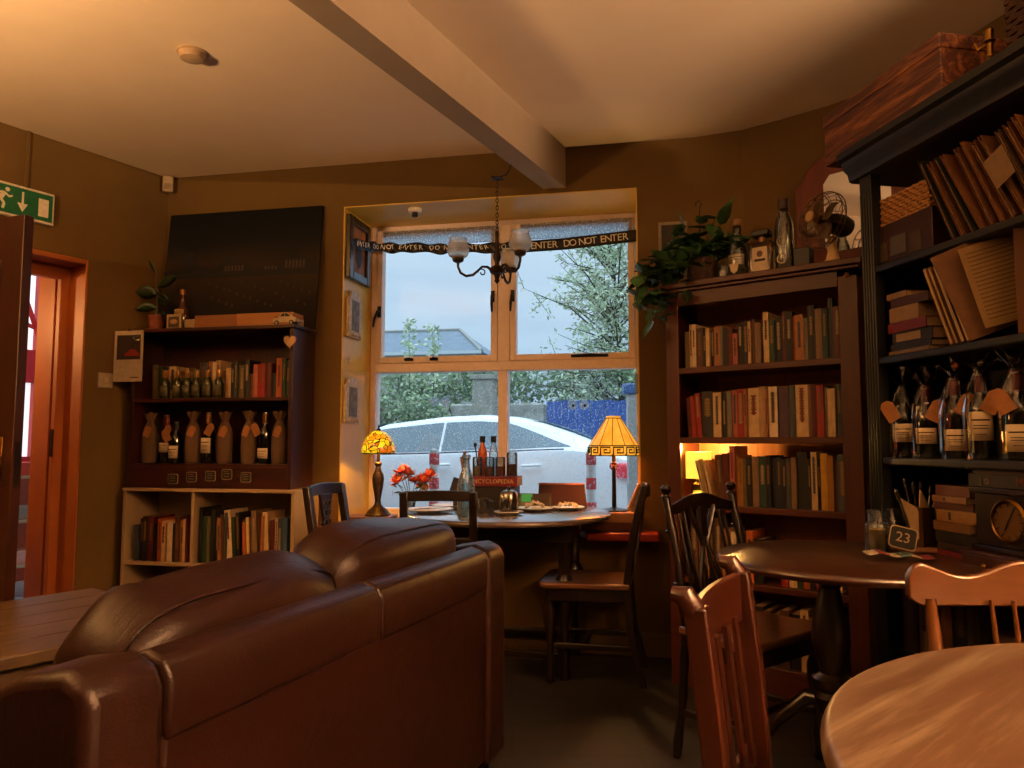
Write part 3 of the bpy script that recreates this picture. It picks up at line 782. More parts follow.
# ------------------------------------------------------------------ chairs   (local +y = the way the sitter faces)
def face(fx, fy): return atan2(-fx, fy)
def chair_base(c, sw, sd, sz, mat, seatmat, turned=True, back_h=.9, lean=.09, posts=True, pw=.017, seat_r=.05, finial=False, splay=.05):
    """seat, two front legs, two continuous rear posts, stretchers"""
    n_ = 8; pts = []
    fr_, bk_ = sw / 2, sw / 2 * .86
    def corner(cx, cy, r, a0): return [(cx + r * cos(a0 + i * pi / 2 / 5), cy + r * sin(a0 + i * pi / 2 / 5)) for i in range(6)]
    pts = corner(fr_ - seat_r, sd / 2 - seat_r, seat_r, 0) + corner(-fr_ + seat_r, sd / 2 - seat_r, seat_r, pi / 2) + [(-bk_, -sd / 2 + .0), (bk_, -sd / 2 + .0)]
    MB().prism(pts, sz - .028, sz).build('seat', seatmat, c, bevel=.008, seg=3)
    MB().prism([(p[0] * .9, p[1] * .9) for p in pts], sz - .085, sz - .028).build('seat_frame', mat, c, bevel=.003)
    for s_ in (-1, 1):
        x, y = s_ * (fr_ - .045), sd / 2 - .05
        if turned:
            MB().lathe([(.014, 0), (.020, .01), (.016, .05), (.024, .09), (.015, .12), (.015, .20), (.03, .27), (.032, .32), (.02, .36), (.024, .385), (.026, sz - .08)], 14, (x, y, 0)).build('leg', mat, c)
        else: MB().box(x - .017, x + .017, y - .017, y + .017, 0, sz - .08).build('leg', mat, c, bevel=.003)
        xb = s_ * (bk_ - .022)
        yb = -sd / 2 + .015
        prof = [(yb - splay, 0), (yb - .015, sz * .5), (yb, sz), (yb - lean * .35, sz + (back_h - sz) * .5), (yb - lean, back_h)]
        mb = MB(); n0 = len(prof)
        path = []
        for i in range(n0 - 1):
            for k in range(4):
                t_ = k / 4; path.append((prof[i][0] + (prof[i + 1][0] - prof[i][0]) * t_, prof[i][1] + (prof[i + 1][1] - prof[i][1]) * t_))
        path.append(prof[-1])
        if finial:
            mb.tube([(xb, y_, z_) for y_, z_ in path], [.014 + .005 * (abs(sin(z_ * 22)) ** 6) for y_, z_ in path], 12)
            for zf in (.56, .60, .78):
                yf = yb - lean * (zf - sz) / (back_h - sz)
                mb.torus((xb, yf, zf), .015, .006, 14, 6)
            mb.lathe([(.012, 0), (.019, .006), (.011, .014), (.018, .026), (.020, .036), (.014, .046), (.0, .05)], 12, (xb, path[-1][0], back_h - .004))
        else:
            pl = []
            outl = [(y_ - pw * .9, z_) for y_, z_ in path] + [(y_ + pw * .9, z_) for y_, z_ in reversed(path)]
            m0 = len(path)
            vs = []
            for y_, z_ in path: vs += [(xb - pw, y_ - pw, z_), (xb + pw, y_ - pw, z_), (xb + pw, y_ + pw, z_), (xb - pw, y_ + pw, z_)]
            fs = [(i * 4 + j, i * 4 + (j + 1) % 4, i * 4 + 4 + (j + 1) % 4, i * 4 + 4 + j) for i in range(m0 - 1) for j in range(4)] + [(3, 2, 1, 0), tuple(range(m0 * 4 - 4, m0 * 4))]
            mb.add(vs, fs)
        mb.build('back_post', mat, c, bevel=0 if finial else .004)
    for s_ in (-1, 1):
        MB().box(s_ * (fr_ - .06) - .009, s_ * (fr_ - .06) + .009, -sd / 2 + .0, sd / 2 - .05, .15, .175).build('stretcher', mat, c, bevel=.003)
    MB().box(-fr_ + .06, fr_ - .06, -.01, .01, .15, .172).build('stretcher', mat, c, bevel=.003)
    return bk_ - .022, -sd / 2 + .015
def rail(c, name, mat, xb, ytop, z0, z1, crest=0, th=.011, bow=.02, n=24, dip=0, over=0, ends=0):
    """cross rail between posts, curved back in the middle, crest lifts its top"""
    mb = MB(); vs = []
    X = xb + over
    for i in range(n + 1):
        t_ = -1 + 2 * i / n; x = X * t_
        yy = ytop - bow * (1 - t_ * t_)
        zt = z1 + crest * cos(t_ * pi / 2) ** 1.5 - dip * (sin(abs(t_) * pi) ** 2)
        zb = z0 + crest * .3 * cos(t_ * pi / 2)
        if ends: k = max(0, (abs(t_) - .86) / .14); zt -= ends * k * k; zb += ends * .6 * k * k
        vs += [(x, yy - th, zb), (x, yy + th, zb), (x, yy + th * .8, zt), (x, yy - th * .8, zt)]
    fs = [(i * 4 + j, i * 4 + (j + 1) % 4, i * 4 + 4 + (j + 1) % 4, i * 4 + 4 + j) for i in range(n) for j in range(4)] + [(3, 2, 1, 0), tuple(range(n * 4, n * 4 + 4))]
    mb.add(vs, fs)
    return mb.build(name, mat, c, bevel=.004)
def splat(c, mat, y0, y1, z0, z1, w0, w1, pierced=False, carved=False):
    mb = MB(); n = 20; L = []; 
    def wd_(t_): return w0 + (w1 - w0) * t_ + .016 * sin(t_ * pi * 2.2 + .4)
    def yy(t_): return y0 + (y1 - y0) * t_ - .012 * sin(t_ * pi)
    vs = []
    if pierced:
        for s_ in (-1, 1):       # two curving ribbons leave an open heart between them
            mb.tube([(s_ * (wd_(t_) * (.25 + .75 * abs(sin(pi * t_ * 1.5)))), yy(t_), z0 + (z1 - z0) * t_) for t_ in [i / n for i in range(n + 1)]], .010, 8)
            mb.tube([(s_ * wd_(t_) * .9 * (1 - .6 * sin(pi * t_)), yy(t_), z0 + (z1 - z0) * t_) for t_ in [i / n for i in range(n + 1)]], .008, 8)
        mb.tube([(0, yy(0), z0), (0, yy(.35), z0 + (z1 - z0) * .35)], .022, 8, flat=.5)
        mb.tube([(0, yy(.75), z0 + (z1 - z0) * .72), (0, yy(1), z1)], .026, 8, flat=.5)
        return mb.build('splat', mat, c)
    for i in range(n + 1):
        t_ = i / n; w_ = wd_(t_); y_ = yy(t_); z_ = z0 + (z1 - z0) * t_
        vs += [(-w_, y_ - .006, z_), (w_, y_ - .006, z_), (w_, y_ + .006, z_), (-w_, y_ + .006, z_)]
    mb.add(vs, [(i * 4 + j, i * 4 + (j + 1) % 4, i * 4 + 4 + (j + 1) % 4, i * 4 + 4 + j) for i in range(n) for j in range(4)] + [(3, 2, 1, 0), tuple(range(n * 4, n * 4 + 4))])
    o = mb.build('splat', mat, c, bevel=.002)
    if carved:
        cm = MB()
        for k in range(5):
            z_ = z0 + (z1 - z0) * (.45 + .11 * k); t_ = (z_ - z0) / (z1 - z0)
            for s_ in (-1, 1):
                for yo in (-.008, .008): cm.torus((0, 0, 0), .013, .0035, 12, 5, T(s_ * .015, yy(t_) + yo, z_) @ R(pi / 2, 'X'))
        cm.build('carving', mat, o)
    return o
# at the window, right of the table, facing the table
c = thing('dining_chair', 'dark wooden chair with a lit brown seat beside the window table', 'chair', win(.44, -.35), face(-U.x, -U.y))
xb, yb = chair_base(c, .40, .42, .455, w_dark, w_seat, True, .90, .085, splay=.07)
rail(c, 'top_rail', w_dark_h, xb, yb - .078, .845, .90, .0, .011)
splat(c, w_dark, yb - .005, yb - .08, .46, .85, .035, .05)
# behind the sofa, back to the camera
c = thing('dining_chair', 'dark wooden open-backed chair between the sofa and the window table', 'chair', (-.31, 3.40, 0), face(.04, 1))
xb, yb = chair_base(c, .40, .34, .455, w_dark, w_seat, True, .885, .03, splay=.03)
rail(c, 'top_rail', w_dark_h, xb, yb - .024, .845, .888, .004, .010, .006)
rail(c, 'back_rail', w_dark_h, xb, yb - .02, .66, .69, .0, .010, .006)
# left of the bay, turned side-on
c = thing('dining_chair', 'dark chair with carved splat beside the white shelf unit', 'chair', (-.66, 3.42, 0), face(.96, -.28))
xb, yb = chair_base(c, .40, .36, .455, w_dark, w_seat, True, .90, .06)
rail(c, 'top_rail', w_dark_h, xb, yb - .052, .855, .905, .006, .011, .014)
splat(c, w_dark, yb - .005, yb - .055, .46, .86, .03, .042, carved=True)
# by the middle table with finials
c = thing('dining_chair', 'dark chair with turned finials and pierced splat before the brown bookcase', 'chair', (.844, 2.64, 0), face(.60, -.80))
xb, yb = chair_base(c, .49, .32, .46, w_dark, w_seat, True, .90, .08, finial=True)
xb = xb
rail(c, 'top_rail', w_dark_h, xb - .008, yb - .072, .835, .872, .038, .010, .010)
splat(c, w_dark, yb, yb - .075, .46, .86, .045, .06, pierced=True)
for x in (-.13, -.10, .10, .13): MB().tube([(x * .85, yb, .455), (x, yb - .035, .66), (x, yb - .078, .86)], [.006, .008, .005], 8).build('spindle', w_dark, c)
# near, slatted back
c = thing('dining_chair', 'near brown chair with a slatted back and eared posts', 'chair', (.567, 1.205, 0), face(.887, -.46))
xb, yb = .176, -.215
chair_base(c, .46, .42, .455, w_mid, w_mid_h, False, .850, .035, pw=.018, splay=.03)
rail(c, 'top_rail', w_mid_h, xb, yb + .015 - .030, .758, .848, .0, .010, .018)
rail(c, 'lower_rail', w_mid_h, xb - .02, yb + .005, .50, .54, .0, .009, .01)
for s_ in (-1, 1):
    x_ = s_ * (.46 / 2 * .86 - .022)
    mb = MB().tube([(x_, yb - .020, .835), (x_, yb - .022, .845), (x_, yb - .032, .864), (x_, yb - .052, .866)], [.019, .021, .018, .011], 12)
    mb.build('post_ear', w_mid, c)
for x in (-.115, -.040, .040, .115): MB().prism([(yb + .008, .52), (yb + .016, .52), (yb - .012, .775), (yb - .020, .775)], x - .013, x + .013, 'yz').build('slat', w_mid, c)
# facing the camera behind the near table
c = thing('dining_chair', 'honey-coloured wooden chair with wavy top rail behind the near table', 'chair', (.962, 1.22, 0), face(-.12, -1))
sd = .40
MB().prism([(.19 * cos(a) if True else 0, .19 * sin(a)) for a in [2 * pi * i / 28 for i in range(28)]], .43, .46).build('seat', w_honey, c, bevel=.01, seg=3)
for s_ in (-1, 1):
    for y in (.11, -.12): MB().tube([(s_ * .12, y * .8, .43), (s_ * .15, y * 1.1, .2), (s_ * .17, y * 1.35, 0)], [.016, .021, .013], 10).build('leg', w_honey_v, c)
prof = lambda r_: [r_ * k for k in (.8, .9, 1.25, 1.3, .9, 1.35, .9, .75)]
for x in (-.185, -.075, -.035, .035, .075, .185):
    big = abs(x) > .15
    pth = [(x * .95, -.16 - .05 * t_, .455 + .345 * t_) for t_ in (0, .15, .35, .5, .62, .68, .74, 1)]
    pth = [(x * (.95 + .05 * (p[2] - .455) / .345), p[1], p[2]) for p in pth]
    MB().tube(pth, prof(.0145 if big else .0055), 10).build('spindle', w_honey_v, c)
rail(c, 'top_rail', w_honey, .226, -.212, .785, .872, .0, .012, .02, 48, .030, 0, .03)
# ================================================================== books
KIN = (.68, .58, .46)
SHADES = dict(black='121012', charcoal='202124', navy='161C30', grey='7E7C78', white='ECE2CC', cream='DCC69C', tan='B07A48', orange='C0682C', red='A2281E', maroon='5C1A18',
              pink='B86A60', green='2A4A2C', teal='1C4644', olive='6A6440', brown='5A3A24', taupe='8A7258', yellow='D0A82C', gold='A87A2A', blue='3A5C88', slate='444E58', violet='4A3454', beige='B89C78')
m_paper = plain('C9B491', .9, var=.15, scale=120)
_used = set()
def uniq(cands):
    for c in cands:
        if c not in _used: _used.add(c); return c
    raise RuntimeError('label ' + cands[0])
ORD = ['first', 'second', 'third', 'fourth', 'fifth', 'sixth', 'seventh', 'eighth', 'ninth', 'tenth', 'eleventh', 'twelfth', 'thirteenth', 'fourteenth', 'fifteenth', 'sixteenth', 'seventeenth', 'eighteenth', 'nineteenth', 'twentieth', 'twenty-first', 'twenty-second', 'twenty-third', 'twenty-fourth', 'twenty-fifth', 'twenty-sixth', 'twenty-seventh', 'twenty-eighth', 'twenty-ninth', 'thirtieth', 'thirty-first', 'thirty-second']
rb = random.Random(42)
def book(M_, w, h, d, shade, label, group, title=True, name='book', alt=None):
    """standing book; M_ puts its lower front left corner; spine towards -y"""
    loc, rot, sc = M_.decompose()
    o = bpy.data.objects.new(name, None); COL.objects.link(o); o.empty_display_size = .03
    o.matrix_world = M_
    tag(o, label, 'book', group)
    e = min(.0022, w * .12)
    mb = MB(); mb.box(0, e, 0, d, 0, h); mb.box(w - e, w, 0, d, 0, h)
    mb.prism([(0, .004), (e, .001), (w * .5, -.0012), (w - e, .001), (w, .004), (w - e, .0055), (w * .5, .0038), (e, .0055)], 0, h)
    mb.build('cover', plain(SHADES[shade], .5, var=.2, scale=25), o, smooth=False)
    MB().box(e, w - e, .005, d - .004, .003, h - .003).build('pages', m_paper, o, smooth=False)
    if title and w > .009 and rb.random() < .6:
        k = rb.random()
        dark = shade in ('white', 'cream', 'tan', 'yellow', 'beige', 'pink', 'orange')
        tm = plain(rb.choice(('4A3424', '7A3428', '3A4460')) if dark else rb.choice(('8A7448', 'A09478', '7A5C2A')), .5)
        mb = MB(); y0, y1 = -.0018, .0
        z = h * (.28 if k < .5 else .45); zt = h * rb.uniform(.8, .92); wi = rb.uniform(.16, .26); q0 = 0
        while z < zt:      # a ragged column of print, as lettering reads from afar
            q = rb.uniform(.003, .008); ww = w * (wi if q0 else wi * .55); q0 = 1 - q0
            mb.box(w / 2 - ww, w / 2 + ww, y0, y1, z, z + q + .0005); z += q
        mb.build('spine_title', tm, o, smooth=False)
    return o
def book_row(F, x0, x1, z, spec, where, group, depth=.17, y0=.03, scale=.235, lean_from=None):
    """spec: 'colour:thick:height[:lean]' words; fills x0..x1"""
    items = []
    for w_ in spec.split():
        p = w_.split(':'); items.append((p[0], float(p[1]), float(p[2]), float(p[3]) if len(p) > 3 else 0))
    tot = sum(i[1] for i in items) ; 
    extra = sum(abs(sin(radians(i[3]))) * i[2] * scale * .0 for i in items)
    k = (x1 - x0 - .0012 * len(items)) / tot
    x = x0
    for n_, (sh, t_, h_, ln) in enumerate(items):
        w = t_ * k; h = h_ * scale
        size = 'tall' if h_ > .93 else 'short' if h_ < .76 else 'mid-height'
        thick = 'thick' if t_ > 1.35 else 'thin' if t_ < .75 else 'medium-thick'
        l_ = items[n_ - 1][0] if n_ else None; r_ = items[n_ + 1][0] if n_ < len(items) - 1 else None
        adj = 'between the %s and %s ones' % (l_, r_) if l_ and r_ else 'at the %s end' % ('left' if not l_ else 'right')
        if l_ and l_ == r_: adj = 'between two %s ones' % l_
        lab = uniq(['%s %s book %s, %s' % (thick, sh, adj, where), '%s %s %s book %s, %s' % (size, thick, sh, adj, where),
                    '%s %s book, %s from the left, %s' % (thick, sh, ORD[n_], where)])
        M_ = F @ T(x, y0 + rb.uniform(-.006, .012), z)
        if ln:
            a = radians(ln)
            if a > 0: M_ = M_ @ T(w, 0, 0) @ R(a, 'Y') @ T(-w, 0, 0)
            else: M_ = M_ @ R(a, 'Y')
        book(M_ if not ln else M_, w, h, depth * rb.uniform(.85, 1), sh, lab, group)
        x += w + .0012
F_BC = Matrix.Translation(BC) @ R(RZ_BC, 'Z')
F_LB = Matrix.Translation(win(LBu0, -.28, .845)) @ R(RZ_WIN, 'Z')
F_WU = Matrix.Translation(win(-2.16, -.30, 0)) @ R(RZ_WIN, 'Z')
F_DU = Matrix.Translation(DU) @ R(RZ_DU, 'Z')
G = 'books standing in the brown bookcase'
book_row(F_BC, .075, .775, 1.4445, 'olive:.9:.80 cream:.6:.95 white:.7:.95 brown:1.4:.86 black:.8:.8 cream:.8:.82 black:.7:.8 tan:1.3:.85 grey:.6:.84 charcoal:1.0:.72 maroon:.9:.78 pink:.9:.66 black:1:.86 charcoal:1.0:.9 cream:.5:.88 brown:.8:.92 taupe:1.1:.84 black:.4:.8 cream:1:1.04 green:1.0:.86 navy:1.3:.9 maroon:.6:1.02 black:1.3:1.0 orange:.3:.9 tan:1.5:.92 grey:.7:.85 charcoal:1.3:1.08 taupe:1.2:1.0 teal:1.0:.98 slate:.8:1.18 maroon:1.5:1.0', 'top shelf, brown bookcase', G, scale=.215)
book_row(F_BC, .085, .785, 1.1215, 'maroon:.9:.82:-3 red:.8:.85:-3 red:1:.9:-3 charcoal:2.2:.93 cream:1.5:.9 black:.9:.9 grey:.9:.92 pink:.9:.93 red:1.3:.95 tan:.5:.93 cream:2.0:.96 beige:1.2:.98 tan:.4:.9 white:1.5:.97 black:.3:.9 violet:1.6:.96 slate:1.0:.98 cream:2.1:.98 taupe:.5:.95 maroon:.8:.97 red:1.2:.95 grey:.5:.92 cream:1.2:.88 slate:.9:.95 white:.8:.86', 'second shelf, brown bookcase', G, scale=.225)
book_row(F_BC, .225, .775, .8185, 'brown:1.3:.95:-5 maroon:1.1:.98:-3 pink:1.0:1.12 tan:.5:.95 gold:.9:.9 olive:.6:.88 black:1.0:.9 taupe:1.2:.92 teal:1.4:.93 black:.9:.95 charcoal:.8:.9 navy:1.0:.92 black:.8:.88 slate:.8:.9 taupe:.9:.92 black:1.8:1.02 charcoal:.6:.9 cream:1.0:1.02 black:.5:.9 yellow:1.2:1.0 gold:1.0:.96 brown:.6:.9 slate:1.5:.98', 'third shelf, brown bookcase', G, scale=.235)
book_row(F_BC, .10, .17, .8185, 'white:.8:.98:13 beige:.7:.94:12', 'leaning by the shelf lamp, brown bookcase', G, scale=.2) if False else None
for k, (dx, hh, sh) in enumerate(((.158, .20, 'white'), (.172, .205, 'beige'), (.187, .20, 'cream'))):
    a = radians(-14 + k * 1.5)
    book(F_BC @ T(dx + .005, .03, .8195) @ R(a, 'Y'), .011, hh, .15, sh, 'thin %s book leaning beside the lit shelf lamp' % sh, G)
book_row(F_BC, .09, .42, .4905, 'brown:1:1.1 tan:1.4:1.2 black:.8:1.0 brown:1.1:1.15 tan:1.2:.95 white:.8:.9 green:.8:.9 black:.5:.9 orange:.9:.95 black:1.2:.8', 'fourth shelf, brown bookcase', G, scale=.235)
book_row(F_BC, .50, .74, .4905, 'red:1:.7 cream:1.2:.72 green:.8:.7 orange:1:.74 charcoal:.7:.7 red:1.4:.76 teal:.9:.7 cream:1.3:.74', 'right end of fourth shelf, brown bookcase', G, scale=.235)
book_row(F_BC, .12, .72, .1545, 'maroon:1:.9 taupe:1.2:.95 black:1:.9 charcoal:1.3:1.0 white:.7:.95 grey:1.1:.9 maroon:.9:.92 black:1.5:.95 brown:1:.9 charcoal:1.2:.85 brown:1.1:.95 black:1.4:.9 cream:1:1.0 taupe:1.1:.9 maroon:1.3:.92 beige:1.0:1.0', 'bottom shelf, brown bookcase', G, scale=.25)
G = 'books in the mahogany bookcase'
book_row(F_LB, .06, .95, .5005, 'olive:1.2:1.0:-2 green:1:.95 tan:1.3:.85 cream:1.6:.95 brown:1.4:.8 grey:1:.7 olive:1.3:.9 charcoal:1:.75 slate:1.6:1.05 tan:.9:1.08 white:.8:1.05 beige:.9:1.1 brown:1:.8 cream:1.2:.88 navy:.7:1.0 slate:.5:1.05 olive:1.3:.95 charcoal:1.0:1.1 brown:.8:.7 pink:.9:.96 red:1.3:.98 maroon:1.2:1.0 black:1.1:.7 orange:1.1:1.12 teal:.7:1.1 green:.8:1.05 brown:.8:.8', 'upper shelf, mahogany bookcase', G, scale=.20, depth=.13, y0=.10)
G = 'books in the white shelf unit'
book_row(F_WU, .06, .415, .4405, 'slate:1.2:.8:-3 navy:1:.95 charcoal:1.4:1.0 maroon:1.8:1.0 black:1.2:.85 orange:.9:.95 cream:1.0:.9 taupe:.6:.85 white:1.5:.88 navy:.7:.85 brown:1.2:1.0 tan:.9:.92 cream:.8:.95 maroon:.8:1.0 tan:.8:1.15', 'left bay, white shelf unit', G, scale=.245, depth=.19)
book_row(F_WU, .46, .985, .4405, 'black:.8:1.2 green:1.5:1.0 olive:.7:1.0 charcoal:1.1:1.15 black:.8:1.0 tan:.9:.98:-2 brown:.9:1.05:-3 slate:.6:1.1 white:1.7:1.15:-5 green:.9:1.0:-4 black:1:1.1:-3 charcoal:.8:.95 orange:.8:.9:-4 cream:.8:1.0:-4 black:.6:.95 taupe:1.3:1.15:-3 brown:.8:1.0:-3 tan:.8:1.05 cream:1.3:1.12:-3 maroon:1.2:.95 white:.7:1.0 slate:1.2:.98 blue:1.4:1.0', 'right bay, white shelf unit', G, scale=.25, depth=.19)
book_row(F_WU, .10, .40, .0685, 'black:1:.9 white:.8:1.0 charcoal:1:.95 beige:.8:1 black:.9:.9 slate:1.2:.95 brown:1:1.15 brown:1:1.15', 'lower left bay, white shelf unit', G, scale=.27, depth=.19)
book_row(F_WU, .46, .80, .0685, 'brown:1:.9 cream:.8:.9 teal:1:.85 black:1:.9 red:.8:.85 tan:1.1:.9 navy:1:.9', 'lower right bay, white shelf unit', G, scale=.25, depth=.19)

# ================================================================== bottles
m_gdark = plain('10160E', .08, spec=.8, var=.05); m_goil = plain('3A4420', .12, var=.1); m_clear = thin_glass('clear_thin_glass', (.88, .91, .90, 1), 2.0, .06)
m_foil = plain('B08A5A', .35, .6); m_foilr = plain('6A1A16', .4, .3); m_label = plain('F4ECD8', .7, var=.06); m_black_pl = plain('141214', .4)
m_cello = thin_glass('cellophane', (.96, .95, .93, 1), .5); m_kraft = plain('A87644', .85, var=.12); m_jute = plain('66503A', .95, var=.35, scale=220, bump=.5)
def bottle_prof(h, r, nr, sh=.58, nk=.72): return [(r * .9, 0), (r, .006), (r, h * sh), (r * .9, h * (sh + .05)), (nr * 1.3, h * nk), (nr, h * (nk + .04)), (nr, h * .96), (nr * 1.12, h * .965), (nr * 1.12, h * .985), (nr, h)]
def put(name, label, cat, F, x, y, z, rz=0, group=None):
    o = bpy.data.objects.new(name, None); COL.objects.link(o); o.empty_display_size = .03
    o.matrix_world = F @ T(x, y, z) @ R(rz, 'Z'); tag(o, label, cat, group); return o
def wrap_label(o, r, z0, z1, mat, arc=1.9, a0=-pi / 2, name='label', mark=True):
    mb = MB(); mb.grid(lambda u_, v_: (r * cos(a0 + (u_ - .5) * arc), r * sin(a0 + (u_ - .5) * arc), z0 + (z1 - z0) * v_), 12, 1)
    l_ = mb.build(name, mat, o, solid=.0008)
    if mark:
        mb = MB(); rk = r + .0009
        for q0, q1, a in ((.68, .74, .35), (.50, .53, .28), (.40, .43, .28), (.2, .23, .2)):
            mb.grid(lambda u_, v_: (rk * cos(a0 + (u_ - .5) * arc * a * 2), rk * sin(a0 + (u_ - .5) * arc * a * 2), z0 + (z1 - z0) * (q0 + (q1 - q0) * v_)), 8, 1)
        mb.build('label_print', plain('4A3A2C', .7), l_, smooth=False)
    return l_
# mini fizz bottles in front of the upper shelf books
for k, x in enumerate((.185, .265, .325, .385, .455, .525)):
    o = put('small_wine_bottle', 'small gold-necked green bottle, %s from the left in front of the mahogany shelf books' % ORD[k], 'bottle', F_LB, x, .045, .5005, 0, 'small gold-necked bottles')
    MB().lathe(bottle_prof(.155, .027, .0105, .58, .74), 18).build('glass_body', m_goil, o)
    MB().lathe([(.0118, .118), (.0125, .12), (.0135, .15), (.013, .157), (0, .159)], 14).build('foil', plain('C09A62', .3, .7), o)
    wrap_label(o, .0275, .015, .075, plain('5A5A34', .6), 2.2, mark=False)
# hessian bottle bags and wine on the lower shelf
def jute_bag(F, x, y, z, h, label, group, sc=1.0):
    o = put('bottle_bag', label, 'bag', F, x, y, z, rb.uniform(-.2, .2), group)
    mb = MB(); n = 28; prof_ = [(.036, 0), (.041, .01), (.043, h * .3), (.041, h * .55), (.033, h * .7), (.019, h * .80), (.017, h * .83), (.024, h * .88), (.033, h * .95), (.036, h)]
    vs = []
    for i, (r_, z_) in enumerate(prof_):
        for j in range(n):
            a = 2 * pi * j / n; w_ = 1 + .10 * sin(7 * a + x * 30) * (i / 9) ** 2 + .03 * sin(3 * a + i)
            vs.append((r_ * sc * w_ * cos(a), r_ * sc * w_ * sin(a), z_ + (.006 * sin(5 * a) if i == 9 else 0)))
    k = len(prof_)
    mb.add(vs, [(i * n + j, i * n + (j + 1) % n, (i + 1) * n + (j + 1) % n, (i + 1) * n + j) for i in range(k - 1) for j in range(n)] + [tuple(reversed(range(n)))])
    mb.build('sack', m_jute, o)
    MB().torus((0, 0, h * .815), .0185 * sc, .0025, 16, 5).build('tie', plain('6A4A2A', .9), o)
    mt = T(.012, -.045 * sc, h * .62) @ R(radians(25), 'Y')
    MB().at(mt).prism([(-.02, -.03), (.02, -.03), (.02, .02), (.01, .032), (-.01, .032), (-.02, .02)], -.001, .001, 'xz').build('gift_tag', m_kraft, o)
for k, (x, d_) in enumerate(((.075, 'leftmost'), (.35, 'second'), (.55, 'third'), (.70, 'fourth'), (.885, 'rightmost'))):
    jute_bag(F_LB, x, .08, .1355, .285 + .004 * (k % 2), ('%s hessian bottle bag on the lower mahogany shelf' % d_) if k in (0, 4) else '%s hessian bottle bag from the left, lower mahogany shelf' % d_, 'hessian bottle bags')
def wine(F, x, y, z, h, label, foil, lab=(.25, .5), group=None, cello=False, tagk=True, rz=0, body=None):
    o = put('wine_bottle', label, 'bottle', F, x, y, z, rz, group)
    MB().lathe(bottle_prof(h, .037, .0135), 24).build('glass_body', body or m_gdark, o)
    MB().lathe([(.0145, h * .78), (.0150, h * .80), (.0150, h + .001), (0, h + .002)], 16).build('foil', foil, o)
    wrap_label(o, .0375, h * lab[0], h * lab[1], m_label)
    if tagk:
        s_ = -1 if int(x * 100) % 2 else 1
        MB().at(T(s_ * .034, -.042, h * .66) @ R(s_ * .5, 'Y')).prism([(-.022, -.035), (.022, -.035), (.022, .022), (.01, .036), (-.01, .036), (-.022, .022)], -.001, .001, 'xz').build('gift_tag', m_kraft, o)
    if cello:
        mb = MB(); n = 26; pr = [(.043, 0), (.047, .02), (.048, h * .55), (.04, h * .75), (.028, h * .92), (.015, h * 1.03), (.02, h * 1.08), (.05, h * 1.22)]
        vs = []
        for i, (r_, z_) in enumerate(pr):
            for j in range(n):
                a = 2 * pi * j / n; w_ = 1 + .05 * sin(5 * a + i * 1.3 + x * 20) + .18 * sin(9 * a) * (i > 5) + .03 * ((j * 7 + i * 3) % 5 - 2) / 2
                vs.append((r_ * w_ * cos(a), r_ * w_ * sin(a), z_ + (.02 * sin(4 * a + x * 9) if i == 7 else 0)))
        mb.add(vs, [(i * n + j, i * n + (j + 1) % n, (i + 1) * n + (j + 1) % n, (i + 1) * n + j) for i in range(7) for j in range(n)])
        mb.build('wrapper', m_cello, o, smooth=False)
    return o
wine(F_LB, .165, .10, .1355, .275, 'red-topped wine bottle beside the leftmost hessian bag', m_foilr, (.22, .42))
wine(F_LB, .25, .07, .1355, .235, 'short dark wine bottle between the first two hessian bags', m_black_pl, (.12, .42))
wine(F_LB, .445, .08, .1355, .285, 'gold-topped wine bottle with a pale label between hessian bags', m_foil, (.2, .5))
o = wine(F_LB, .79, .09, .1355, .285, 'dark gold-topped wine bottle beside the rightmost hessian bag', m_foil, (.1, .3))
tag(MB().at(F_LB @ T(.035, .16, .1355)).box(-.022, .022, 0, .05, 0, .16).box(-.02, .02, -.001, 0, .03, .07).build('gift_box', plain('A89A80', .7), bevel=.002), 'narrow pale box behind the leftmost hessian bag', 'box')
# chalk labels
m_chalk = plain('20201E', .8); m_chalk_rim = plain('B8A888', .8)
def chalk(F, x, z, txt, k, y=-.002, w_=.062, h_=.056, rot=0, label=None, name='chalk_label'):
    o = put(name, label, 'sign', F, x, y, z, 0, None)
    M_ = R(rot, 'Y')
    n = 24; pts = [((w_ / 2) * copysign(abs(cos(2 * pi * i / n)) ** .3, cos(2 * pi * i / n)), (h_ / 2) * copysign(abs(sin(2 * pi * i / n)) ** .3, sin(2 * pi * i / n))) for i in range(n)]
    MB(M_).prism(pts, -.001, .002, 'xz').build('board', m_chalk_rim, o)
    MB(M_).prism([(a * .92, b_ * .9) for a, b_ in pts], -.002, -.001, 'xz').build('panel', m_chalk, o)
    if txt: text_mb(MB(), txt, h_ * .62, M_ @ T(0, -.0024, 0)).build('writing', m_chalk_rim, o, smooth=False)
    else:
        mb = MB(M_)
        for q in (-.2, 0.05, .25): mb.box(-w_ * .3, w_ * (.3 - abs(q) * .4), -.0026, -.002, q * h_, q * h_ + .0025)
        mb.build('writing', plain('8A8272', .9), o, smooth=False)
    return o
for k, (x, z) in enumerate(((.29, .050), (.405, .062), (.52, .068), (.62, .078), (.735, .064))):
    chalk(F_LB, x, z, None, k, -.0005, label='small chalk price label, %s from the left on the mahogany lower panel' % ORD[k])
    _o = bpy.data.objects[-1] if False else None

